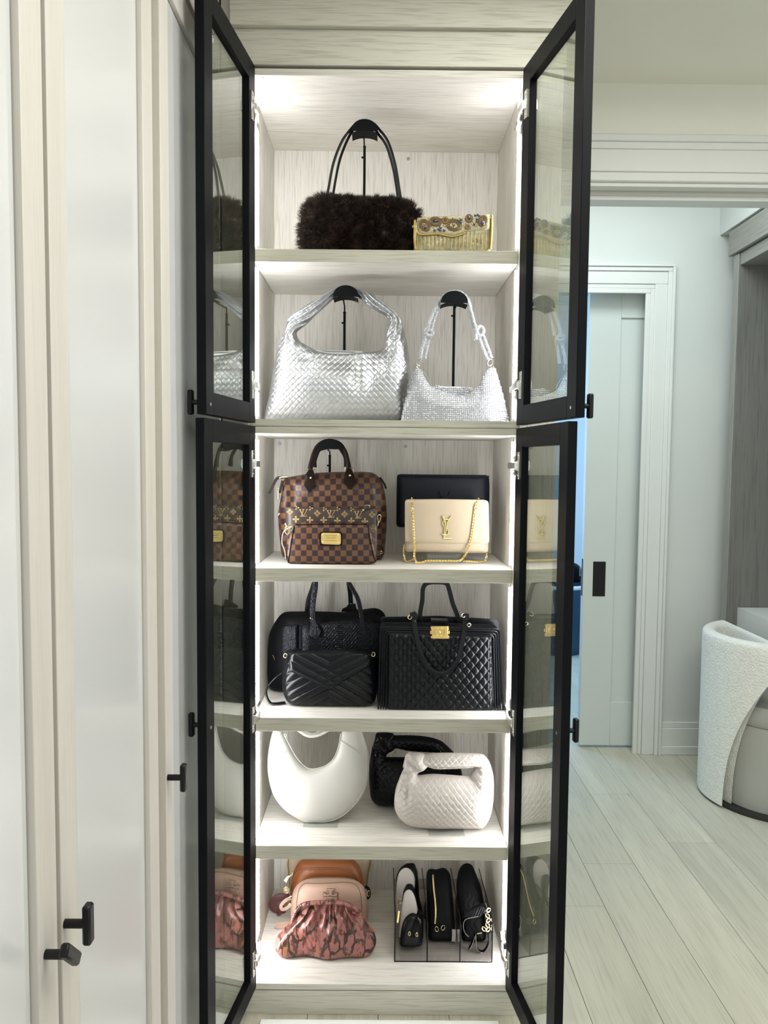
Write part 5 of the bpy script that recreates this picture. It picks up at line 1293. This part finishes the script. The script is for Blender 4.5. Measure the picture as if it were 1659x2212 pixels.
def wr9(x, z, s, k):
    e = np.clip((z - at(*c9([(900, 520)])[0], Y8)[2]) / 0.01, 0, 1)
    return -0.006 * np.exp(-((x - at(*c9([(535, 700)])[0], Y8)[0]) / 0.006) ** 2 - ((z - at(*c9([(535, 730)])[0], Y8)[2]) / 0.02) ** 2) - e * 0.006 * np.exp(-((k - 0.80) / 0.06) ** 2)
kb, _ = knot_bag('cream woven leather bag with a knotted handle, in front of the black knotted bag', outer, inner,
    [(515, 330), (560, 298), (610, 312), (660, 305), (740, 322), (725, 385), (782, 465), (710, 510), (635, 560), (560, 515), (478, 482), (495, 420)],
    [(480, 510), (540, 520), (612, 562), (570, 660), (510, 740), (460, 830), (425, 800), (415, 700), (440, 600)], Y8, Tm, 'cream_leather', 0.0126, 0.0023, 0.002, wrk=wr9)
Y9 = 2.232
ob = [(225, 80), (380, 95), (540, 96), (680, 103), (820, 125), (930, 165), (1010, 230), (1075, 300), (1130, 400), (1165, 520), (1180, 650), (1170, 800), (1120, 900), (1000, 960), (820, 975), (600, 970), (380, 952), (250, 945), (165, 890), (112, 820), (92, 640), (90, 480), (105, 360), (140, 200)]
ib = [(330, 235), (410, 248), (520, 272), (640, 285), (760, 292), (850, 296), (900, 305), (930, 330), (930, 350), (920, 365), (880, 368), (820, 366), (760, 362), (700, 358), (640, 356), (580, 353), (520, 351), (460, 350), (400, 349), (350, 348), (310, 347), (288, 344), (300, 320), (320, 280)]
zcl = SH['d'] - 0.036 - 0.006
kb2, _ = knot_bag('black woven leather bag with a knotted handle at the back of the shelf', ob, ib,
    [(130, 240), (160, 140), (172, 75), (270, 70), (378, 80), (390, 150), (412, 250), (330, 300), (280, 340), (180, 300)],
    [(110, 340), (180, 310), (280, 345), (230, 480), (180, 560), (130, 520)], Y9, [t * 0.95 for t in Tm], 'black_gloss', 0.0128, 0.0022, 0.0006, zcl, N=360, K=50)
m = MB(); seg(m, c9([(412, 252), (385, 305), (355, 352)]), Y9 - 0.022, 0.0013, 8, 10); m.build('zip_pull', 'pale_gold', kb2)
ast = thing('acrylic_stand', 'clear acrylic stand under the cream knotted bag', 'stand', (at(960, 1795, Y8)[0], Y8, zsh))
a, b = at(*c9([(770, 1225)])[0], Y8), at(*c9([(1180, 1225)])[0], Y8)
MB().box(a[0], b[0], Y8 - 0.045, Y8 + 0.06, zsh, zsh + 0.0014, 0.0004).build('base_plate', 'clear_acrylic', ast)
MB().box(a[0], b[0], Y8 + 0.058, Y8 + 0.0605, zsh + 0.0014, zsh + 0.10, 0.0004).build('back_rest', 'clear_acrylic', ast)

# ------------------------------------------------------------------ bottom shelf, left: four soft bags one behind the other
c10 = crop(580, 1840, 6.636); zsh = SH['f'] + 0.0004
zlim = SH['e'] - 0.036 - 0.004
def soft_bag(label, cat, pts, Y, T, mat, n=5, soft=0.02, lo=0.0004, N=150, K=24, **kw):
    o = zfix(atl(c10(pts), Y), zsh, lo); o[:, 2] = np.minimum(o[:, 2], zlim)
    t = thing('handbag', label, cat, (o[:, 0].mean(), Y, zsh))
    m = MB(); G = cushion(m, o, Y, T, n=n, N=N, K=K, soft=soft, **kw); m.build('bag_body', mat, t, sharp=60); return t, G
Ya_ = 2.342
fb_, Gz = soft_bag('tan cream bag standing furthest back on the bottom shelf', 'handbag', [(280, 60), (262, 180), (285, 320), (300, 700), (300, 1130), (1400, 1130), (1410, 500), (1440, 300), (1470, 150), (1465, 60)], Ya_, 0.022, 'tan_cream_leather')
for pts in ([(278, 95), (268, 190), (290, 330), (300, 500)], [(1462, 100), (1462, 180), (1432, 310), (1405, 500)]):
    m = MB(); seg(m, c10(pts), Ya_ - 0.012, 0.0016, 6, 20); m.build('piping', 'gold_trim', fb_)
Yb_ = 2.272
br, Gb_ = soft_bag('cognac brown zip bag behind the blush pink bag', 'handbag', [(300, 900), (310, 600), (328, 420), (350, 300), (395, 190), (450, 110), (560, 80), (800, 70), (1100, 76), (1230, 100), (1310, 200), (1352, 330), (1378, 500), (1385, 900), (1385, 1210), (310, 1210)], Yb_, 0.036, 'cognac_leather', n=5, soft=0.02)
m = line_on(c10([(345, 560), (350, 450), (372, 330), (430, 220), (520, 170), (650, 158), (850, 154), (1050, 160), (1180, 200), (1262, 290), (1305, 400), (1312, 520)]), Gb_, Yb_, 0.0018, 0.001, 50); m.build('piping', 'cognac_leather', br)
m = line_on(c10([(372, 560), (380, 440), (420, 300), (520, 196), (700, 178), (900, 176), (1080, 190), (1190, 250), (1260, 380), (1285, 520)]), Gb_, Yb_, 0.0012, 0.0006, 50); m.build('piping', 'cognac_leather', br)
P = on(Gb_, atl(c10([(830, 295)]), Yb_))[0]; MB().ball(P, 0.0028, 12, 6, (1.2, 0.4, 0.9)).build('debossed_mark', 'burgundy_leather', br)
Yp_ = Yb_ - 0.040
m = MB(); a = atl(c10([(345, 320), (310, 345), (290, 372), (255, 440), (222, 405), (262, 350), (300, 335)]), Yp_); m.prism(a, (0, -0.0025, 0)); m.build('zip_pull', 'pale_gold', br)
p = at(*c10([(338, 318)])[0], Yp_ - 0.002); MB().ring(p, 0.0026, 0.0009).build('pull_ring', 'pale_gold', br)
p = at(*c10([(258, 543)])[0], Yp_ - 0.002); m = MB().disc(p, 0.0104, (0, -1, 0), 0.002, 32).ring(p + (0, -0.002, 0), 0.0098, 0.0008, n=32); m.build('charm_disc', 'pale_gold', br)
m = MB()
for q in petals(0.006, 0.0026, 4, PI / 4): m.prism([(p[0] + x, p[1] - 0.002, p[2] + z) for x, z in [(a_ * 1.0, b_ * 1.0) for a_, b_ in [(u - 3 * math.cos(0) * 0, v) for u, v in q]] if abs(x) < 0.02] if False else [(p[0] + (x if abs(x) < 1 else 0), p[1] - 0.002, p[2] + z) for x, z in [(0.004 * math.cos(t), 0.004 * math.sin(t)) for t in np.linspace(0, 2 * PI, 8, endpoint=False)]], (0, -0.0006, 0))
m.v = []; m.f = []; m.n = 0
for q in range(4):
    a_ = PI / 4 + q * PI / 2; m.ball(p + np.array([0.0022 * math.cos(a_), -0.0022, 0.0022 * math.sin(a_)]), 0.0019, 10, 6, (1, 0.4, 1))
m.build('charm_clover', 'chrome', br)
m = MB(); seg(m, c10([(300, 640), (230, 660), (160, 655), (90, 690), (62, 760), (85, 810), (160, 835), (230, 815)]), Yp_ + 0.01, 1.0, 10, 40, flat=(0.0125, 0.0026), wide=(0, 1, 0)); m.build('loose_strap', 'burgundy_leather', br)
m = MB(); m.tube(smooth(zfix(atl(c10([(185, 820), (160, 900), (120, 990)]), Yp_), zsh, 0.005), 20), 1.0, 8, flat=(0.0042, 0.0016), wide=(0, 1, 0)); m.build('strap_end', 'burgundy_leather', br)
Yc_ = 2.198
bl, Gl = soft_bag('blush pink zip bag with a raised crossed letter emblem', 'handbag', [(318, 720), (330, 640), (352, 560), (395, 480), (460, 420), (560, 386), (800, 380), (1000, 382), (1180, 390), (1300, 425), (1380, 500), (1415, 590), (1428, 720), (1430, 1000), (1425, 1260), (330, 1260), (318, 1000)], Yc_, 0.034, 'blush_leather', n=6, soft=0.022)
m = line_on(c10([(420, 1000), (420, 760), (425, 600), (450, 480), (520, 415), (650, 398), (900, 394), (1150, 398), (1270, 440), (1325, 540), (1340, 700), (1346, 900)]), Gl, Yc_, 0.0007, 0.0, 60); m.build('seam', 'blush_dark', bl)
m = MB()
for x in np.arange(460, 1310, 38):
    if 770 < x < 1000: continue
    P = on(Gl, atl(c10([(x, 634), (x + 20, 634)]), Yc_)); P[:, 1] -= 0.0002; m.rod(P[0], P[1], 0.0004, 5)
m.build('stitching', 'blush_dark', bl, stuff=True)
ye2 = on(Gl, atl(c10([(885, 600)]), Yc_))[0][1] + 0.0006
def emb(pts): return np.array([[q[0], ye2, q[2]] for q in atl(c10(pts), ye2)])
top_ = [(835, 520), (940, 522), (942, 545), (915, 552), (908, 590), (925, 606), (950, 596), (955, 576), (985, 578), (984, 620), (965, 634), (930, 630), (884, 622), (840, 630), (800, 628), (784, 612), (786, 572), (815, 573), (820, 594), (850, 604), (868, 588), (866, 552), (836, 545)]
bot_ = [(786, 640), (830, 636), (884, 630), (940, 640), (985, 642), (985, 720), (945, 720), (944, 665), (925, 656), (906, 666), (905, 720), (858, 720), (856, 668), (842, 658), (826, 668), (824, 720), (786, 720)]
m = MB().prism(emb(top_), (0, -0.0032, 0)); m.build('emblem', 'blush_leather', bl, label='raised crossed letter emblem, upper half')
m = MB().prism(emb(bot_), (0, -0.0032, 0)); m.build('emblem', 'blush_leather', bl, label='raised crossed letter emblem, lower half')
m = MB()
for pts in (top_, bot_): m.tube(emb(pts) + [0, -0.0026, 0], 0.0008, 5, closed=True)
m.build('emblem_outline', 'blush_dark', bl, stuff=True)
p = at(*c10([(1436, 598)])[0], Yc_ - 0.01); MB().tube(np.array([p + (0.003 * math.cos(t), -0.004 * math.sin(t) * 0.3, 0.0095 * math.sin(t)) for t in np.linspace(0, 2 * PI, 20, endpoint=False)]), 0.0012, 7, closed=True).build('strap_ring', 'pale_gold', bl)
m = MB(); seg(m, c10([(1385, 500), (1425, 520), (1445, 580), (1440, 640), (1410, 668)]), Yc_ - 0.004, 1.0, 8, 24, flat=(0.0045, 0.002), wide=(0, 1, 0)); m.build('strap_tab', 'black_soft', bl)
m = MB(); seg(m, c10([(330, 635), (295, 655), (270, 690)]), Yc_ - 0.012, 0.0022, 8, 12); m.build('zip_pull', 'pale_gold', bl)
m = MB(); seg(m, c10([(318, 660), (240, 700), (180, 770), (200, 825), (270, 800), (320, 740)]), Yc_ - 0.008, 1.0, 8, 36, flat=(0.0052, 0.0016), wide=(0, 1, 0)); m.build('wrist_loop', 'blush_leather', bl)
m = MB()
for i in range(9):
    y0 = 990 + 10 * i; P = smooth(zfix(atl(c10([(320, 1000 + 4 * i), (220, 1010 + 9 * i), (85 + 14 * (i % 3), 1040 + 13 * i)]), Yc_ - 0.03 - 0.002 * (i % 3)), zsh, 0.002 + 0.001 * (i % 3)), 12); m.tube(P, 1.0, 6, flat=(0.0016, 0.0006), wide=(0, 1, 0))
m.build('tassel', 'blush_leather', bl, stuff=True)

def wedge(mb, pts, Yn_, Yf_, T, mat_n=4, clampx=None, N=120, K=18, relief=None, soft=0.015, cf=None, zlo=None):
    """upright soft bag seen end on: outline leaning back from Yn_ at the foot to Yf_ at the top"""
    px = (cf or c11)(pts); vs = np.array([p[1] for p in px]); k = (vs - vs.min()) / (vs.max() - vs.min())
    P = np.array([at(u, v, Yf_ + (Yn_ - Yf_) * q) for (u, v), q in zip(px, k)])
    P[:, 2] = np.maximum(P[:, 2], zt_ if zlo is None else zlo)
    if clampx is not None: P[:, 0] = np.clip(P[:, 0], *clampx)
    z0_, z1_ = P[:, 2].min(), P[:, 2].max(); ln = (Yf_ - Yn_) / (z1_ - z0_)
    G = cushion(mb, P, Yn_, T, n=mat_n, N=N, K=K, soft=soft, lean=ln, z0=z0_, relief=relief)
    return G, P
Yd_ = 2.070
py_o = [(82, 1330), (112, 1210), (200, 1105), (310, 1010), (350, 930), (392, 830), (460, 750), (560, 708), (700, 694), (880, 692), (1050, 698), (1190, 735), (1285, 815), (1335, 900), (1400, 1000), (1520, 1125), (1552, 1250), (1525, 1380), (1430, 1505), (1300, 1550), (1050, 1572), (800, 1580), (600, 1562), (480, 1520), (380, 1495), (280, 1512), (180, 1472), (105, 1405)]
o = zfix(atl(c10(py_o), Yd_), zsh, 0.0004)
pcx, pcz = at(*c10([(870, 560)])[0], Yd_)[0], at(*c10([(870, 480)])[0], Yd_)[2]
ztop = at(*c10([(870, 760)])[0], Yd_)[2]
def pleat(x, z):
    a = np.arctan2(x - pcx, pcz - z); d = np.clip((ztop - z) / 0.075, 0, 1)
    s = np.sin(a * 24 + 1.3 * np.sin(a * 9)) * 0.0085 * np.exp(-((d - 0.22) / 0.42) ** 2) + 0.006 * np.sin(a * 7.3 + 1.0) * d
    return s - 0.006 * np.exp(-(d / 0.12) ** 2) - 0.004 * np.sin(a * 11 + z * 60) * d
py = thing('clutch', 'pink snakeskin gathered frame clutch, front of the bottom shelf bags', 'clutch', (o[:, 0].mean(), Yd_, zsh))
m = MB(); Gpy, _ = wedge(m, py_o, 2.046, 2.094, 0.036, 3.0, None, 320, 80, pleat, 0.014, c10, zsh + 0.0004); m.build('bag_body', 'python', py, fix=False, sharp=0)
P = smooth(atl(c10([(345, 985), (372, 900), (420, 820), (490, 762), (600, 735), (740, 727), (870, 726), (1000, 728), (1120, 748), (1220, 795), (1290, 850), (1305, 880), (1270, 885), (1200, 850)]), 2.068), 140)
gath = 1 + 0.10 * np.sin(np.arange(140) * 1.9) * (np.abs(np.linspace(-1, 1, 140)) > 0.35)
MB().tube(P, 0.0058 * gath, 14).build('rolled_frame', 'python', py)

# ------------------------------------------------------------------ bottom shelf, right: divided tray of small black bags
c11 = crop(830, 1850, 6.636)
YF, YB_ = 2.022, 2.315
og = thing('divider_tray', 'smoke clear acrylic divider tray holding small black bags', 'organizer', (at(957, 2070, YF)[0], (YF + YB_) / 2, zsh))
xs = [at(*c11([(x, 1508)])[0], YF)[0] for x in (150, 615, 1083, 1543)]
zfl = zsh + 0.0028
MB().box(xs[0] - 0.0016, xs[3] + 0.0016, YF, YB_, zsh, zfl, 0.0004).build('tray_floor', 'smoke_acrylic', og)
MB().box(xs[0] - 0.0016, xs[3] + 0.0016, YF - 0.0012, YF, zsh, zfl, 0.0003).build('front_edge', 'black_gloss', og)
ztF = at(*c11([(620, 905)])[0], YF + 0.01)[2]; ztB = at(*c11([(560, 170)])[0], YB_)[2]
ztB = min(ztB, SH['e'] - 0.05)
for i, x in enumerate(xs):
    prof = [(YF, zfl), (YF, ztF), (YF + 0.012, ztF + 0.006), (YB_, ztB), (YB_, zfl)]
    w = 0.0013
    d = MB().prism([(x - w, y, z) for y, z in prof], (2 * w, 0, 0)).build('divider', 'smoke_acrylic', og)
    m = MB(); e = 0.0009
    m.box(x - w - 0.0002, x + w + 0.0002, YF - e, YF, zfl, ztF, 0.0002)
    Q = np.array([(x, YF, ztF), (x, YF + 0.012, ztF + 0.006), (x, YB_, ztB)]); m.tube(Q + [0, 0, 0.0004], 1.0, 6, flat=(w, 0.0006), wide=(0, 0, 1)); m.build('divider_edge', 'black_gloss', d)
for i in range(3):
    pass
MB().box(xs[0] + 0.0015, xs[1] - 0.0015, YB_ - 0.002, YB_, zfl, zfl + 0.07, 0.0003).build('rear_wall', 'smoke_acrylic', og)
MB().box(xs[1] + 0.0015, xs[2] - 0.0015, YB_ - 0.002, YB_, zfl, zfl + 0.07, 0.0003).build('rear_wall', 'smoke_acrylic', og)
MB().box(xs[2] + 0.0015, xs[3] - 0.0015, YB_ - 0.002, YB_, zfl, zfl + 0.07, 0.0003).build('rear_wall', 'smoke_acrylic', og)
zt_ = zfl + 0.0006
def place(label, pts): return label
cx = [(xs[i] + 0.0022, xs[i + 1] - 0.0022) for i in range(3)]
w1 = thing('small_bag', 'white and black flap bag standing at the back of the left compartment', 'handbag', (xs[0] + 0.03, 2.25, zfl))
m = MB(); Gw, _ = wedge(m, [(168, 700), (160, 420), (175, 260), (225, 160), (310, 100), (430, 92), (475, 200), (492, 380), (500, 560), (560, 700), (560, 1250), (200, 1250)], 2.215, 2.275, 0.022, clampx=cx[0]); m.build('bag_body', 'black_leather', w1)
m = MB(); Gx, _ = wedge(m, [(170, 780), (166, 560), (172, 390), (200, 250), (255, 175), (320, 155), (385, 190), (430, 270), (438, 400), (400, 800), (300, 1000), (190, 1000)], 2.203, 2.247, 0.006, clampx=cx[0], soft=0.02); m.build('side_panel', 'cream_leather', w1, label='white leather panel')
w2 = thing('small_bag', 'white and black flap bag with a short black strap, front left compartment', 'handbag', (xs[0] + 0.03, 2.12, zfl))
m = MB(); Gw2, _ = wedge(m, [(205, 1262), (222, 1000), (240, 720), (275, 480), (320, 395), (360, 385), (410, 405), (450, 500), (490, 760), (560, 830), (560, 1270), (430, 1300)], 2.118, 2.188, 0.026, clampx=cx[0]); m.build('bag_body', 'black_leather', w2)
m = MB(); Gx2, _ = wedge(m, [(206, 1185), (222, 1000), (250, 700), (285, 520), (340, 465), (400, 492), (445, 590), (482, 780), (430, 900), (300, 1100)], 2.098, 2.152, 0.008, clampx=cx[0], soft=0.02); m.build('side_panel', 'cream_leather', w2, label='white leather panel')
m = MB(); Gx3, _ = wedge(m, [(215, 1280), (245, 1030), (285, 900), (345, 830), (410, 802), (470, 830), (545, 900), (552, 1270), (430, 1300), (300, 1295)], 2.068, 2.098, 0.014, clampx=cx[0], soft=0.02); m.build('front_flap', 'black_leather', w2)
ys_ = 2.068
m = MB(); P = smooth(np.array([at(*p, y) for p, y in zip(c11([(545, 800), (520, 830), (480, 930), (430, 1060), (405, 1160)]), (2.10, 2.085, ys_, ys_ - .006, ys_ - .006))]), 30); m.tube(P, 1.0, 8, flat=(0.0062, 0.002), wide=(0, 1, 0.2)); m.build('strap', 'black_gloss', w2)
for x, y in ((362, 1108), (468, 1122)):
    p = at(*c11([(x, y)])[0], ys_ - 0.008); MB().ring(p, 0.0052, 0.0013, (0.55, 0.2, 0), (0, 0.1, 1)).build('strap_ring', 'pale_gold', w2)
p = at(*c11([(225, 645)])[0], 2.14); MB().ring(p, 0.0062, 0.0015, (0.7, 0.2, 0), (0, 0, 1.2)).build('side_ring', 'gold', w2)
p, q = at(*c11([(212, 780)])[0], 2.10), at(*c11([(190, 950)])[0], 2.09); MB().tube(np.array([p, (p + q) / 2, q]), 1.0, 8, flat=(0.0028, 0.0016), wide=(0, 1, 0)).build('side_bar', 'gold', w2)
z1b = thing('zip_purse', 'black purse with a gold zip in the middle compartment', 'handbag', (xs[1] + 0.03, 2.15, zfl))
m = MB(); Gz1, _ = wedge(m, [(620, 1280), (620, 900), (604, 500), (602, 220), (635, 165), (690, 172), (745, 195), (800, 165), (862, 152), (900, 185), (950, 240), (965, 420), (985, 640), (1010, 900), (1060, 1300)], 2.115, 2.245, 0.03, clampx=cx[1], soft=0.02); m.build('bag_body', 'black_soft', z1b)
zp = c11([(698, 205), (700, 320), (712, 480), (730, 640), (738, 780), (735, 880), (728, 960)])
def on_lean(G, pts):
    P = np.array([at(*p, 2.12) for p in pts]); Q = G.reshape(-1, 3)
    out = []
    for p in pts:
        d0 = np.array([at(*p, 1.0)[0], 1.0, at(*p, 1.0)[2] - H]); r = Q - [0, 0, H]; t = r[:, 1:2]
        e = np.linalg.norm(r - t * d0, axis=1); c_ = np.where(e < np.sort(e)[3] + 1e-9)[0]; y = Q[c_, 1].min()
        out.append(np.array([0, 0, H]) + d0 * (y - 0.002))
    return np.array(out)
P = smooth(on_lean(Gz1, zp), 60); m = MB().tube(P, 1.0, 8, flat=(0.0020, 0.0008), wide=(0, 1, 0.3)); Q = along(P, 0.0028)
for q in Q: m.box(q[0] - 0.0024, q[0] + 0.0024, q[1] - 0.0018, q[1], q[2] - 0.0008, q[2] + 0.0008, 0.0002)
m.build('zip', 'pale_gold', z1b, label='gold zip')
for x, y, a in ((752, 1030, 0.5), (842, 1010, -0.6)):
    p = on_lean(Gz1, c11([(x, y)]))[0] - [0, 0.004, 0]; MB().ring(p, 0.0064, 0.0012, (math.cos(a) * .7, 0, math.sin(a)), (-math.sin(a), 0.2, math.cos(a))).build('strap_ring', 'pale_gold', z1b)
m = MB(); P = on_lean(Gz1, c11([(760, 985), (800, 990), (850, 1000)])); m.tube(P - [0, 0.003, 0], 1.0, 8, flat=(0.0058, 0.002), wide=(0, 1, 0)).build('strap_tab', 'black_gloss', z1b)
m = MB(); P = on_lean(Gz1, c11([(996, 1035), (996, 1120), (992, 1205)])); P[:, 1] -= 0.004; m.tube(P, 1.0, 8, flat=(0.0055, 0.0016), wide=(0, 1, 0)).build('strap_end', 'strap_grey', z1b)
b4 = thing('small_bag', 'soft black bag with a chunky chain in the right compartment', 'handbag', (xs[2] + 0.03, 2.15, zfl))
wrk = lambda x, z: 0.0004 * np.sin(x * 420 + 3 * np.sin(z * 160)) * np.clip((z - zt_) * 40, 0, 1)
m = MB(); Gb4, _ = wedge(m, [(1090, 1180), (1095, 900), (1030, 620), (1030, 350), (1060, 190), (1120, 110), (1190, 90), (1262, 118), (1312, 230), (1380, 400), (1445, 610), (1490, 800), (1510, 1080), (1400, 1380), (1290, 1440), (1200, 1330)], 2.115, 2.245, 0.032, clampx=cx[2], N=160, K=30, relief=wrk); m.build('bag_body', 'black_soft', b4)
m = MB(); wedge(m, [(1130, 860), (1180, 790), (1300, 720), (1440, 662), (1470, 700), (1475, 780), (1380, 850), (1250, 880)], 2.062, 2.075, 0.010, N=120, K=30, clampx=cx[2], relief=lambda x, z: 0.0005 * np.sin(x * 900 - z * 500)); m.build('front_fold', 'black_leather', b4)
for pts in ([(1350, 850), (1250, 868), (1165, 895), (1132, 960), (1140, 1050), (1170, 1105), (1212, 1140)], [(1312, 1110), (1312, 1200), (1330, 1310), (1372, 1392), (1432, 1372), (1490, 1270), (1512, 1170), (1512, 1090)], [(1300, 1130), (1270, 1230), (1225, 1310), (1215, 1340)], [(1445, 660), (1462, 700), (1478, 740)]):
    P = smooth(zfix(atl(c11(pts), 2.058), zt_, 0.004), 40); P[:, 0] = np.clip(P[:, 0], cx[2][0] + 0.001, cx[2][1] - 0.001)
    m = MB().tube(P + [0, 0.002, 0], 1.0, 8, flat=(0.0014, 0.0055), wide=(0, 1, 0)); o_ = m.build('strap', 'black_leather', b4)
    MB().tube(P - [0, 0.0036, 0], 0.0007, 6).build('strap_edge', 'chrome', o_, label='pale cut edge of the strap')
Pc = np.array([at(*p, 2.048) for p in c11([(1508, 770), (1480, 850), (1505, 915), (1480, 985), (1505, 1045), (1430, 1040)])]); Pc[:, 0] = np.minimum(Pc[:, 0], cx[2][1] - 0.006)
for i, q in enumerate(Pc):
    a = 0.6 * (-1) ** i
    MB().ring(q, 0.0058, 0.0016, (math.cos(a) * 0.8, 0.2 * (-1) ** i, -math.sin(a) * 0.8), (math.sin(a), 0.25, math.cos(a))).build('chain_link', 'pale_gold', b4)
p, q = at(*c11([(1330, 1108)])[0], 2.05), at(*c11([(1400, 1095)])[0], 2.05); MB().rod(p, q, 0.0016, 8).build('clasp', 'pale_gold', b4)
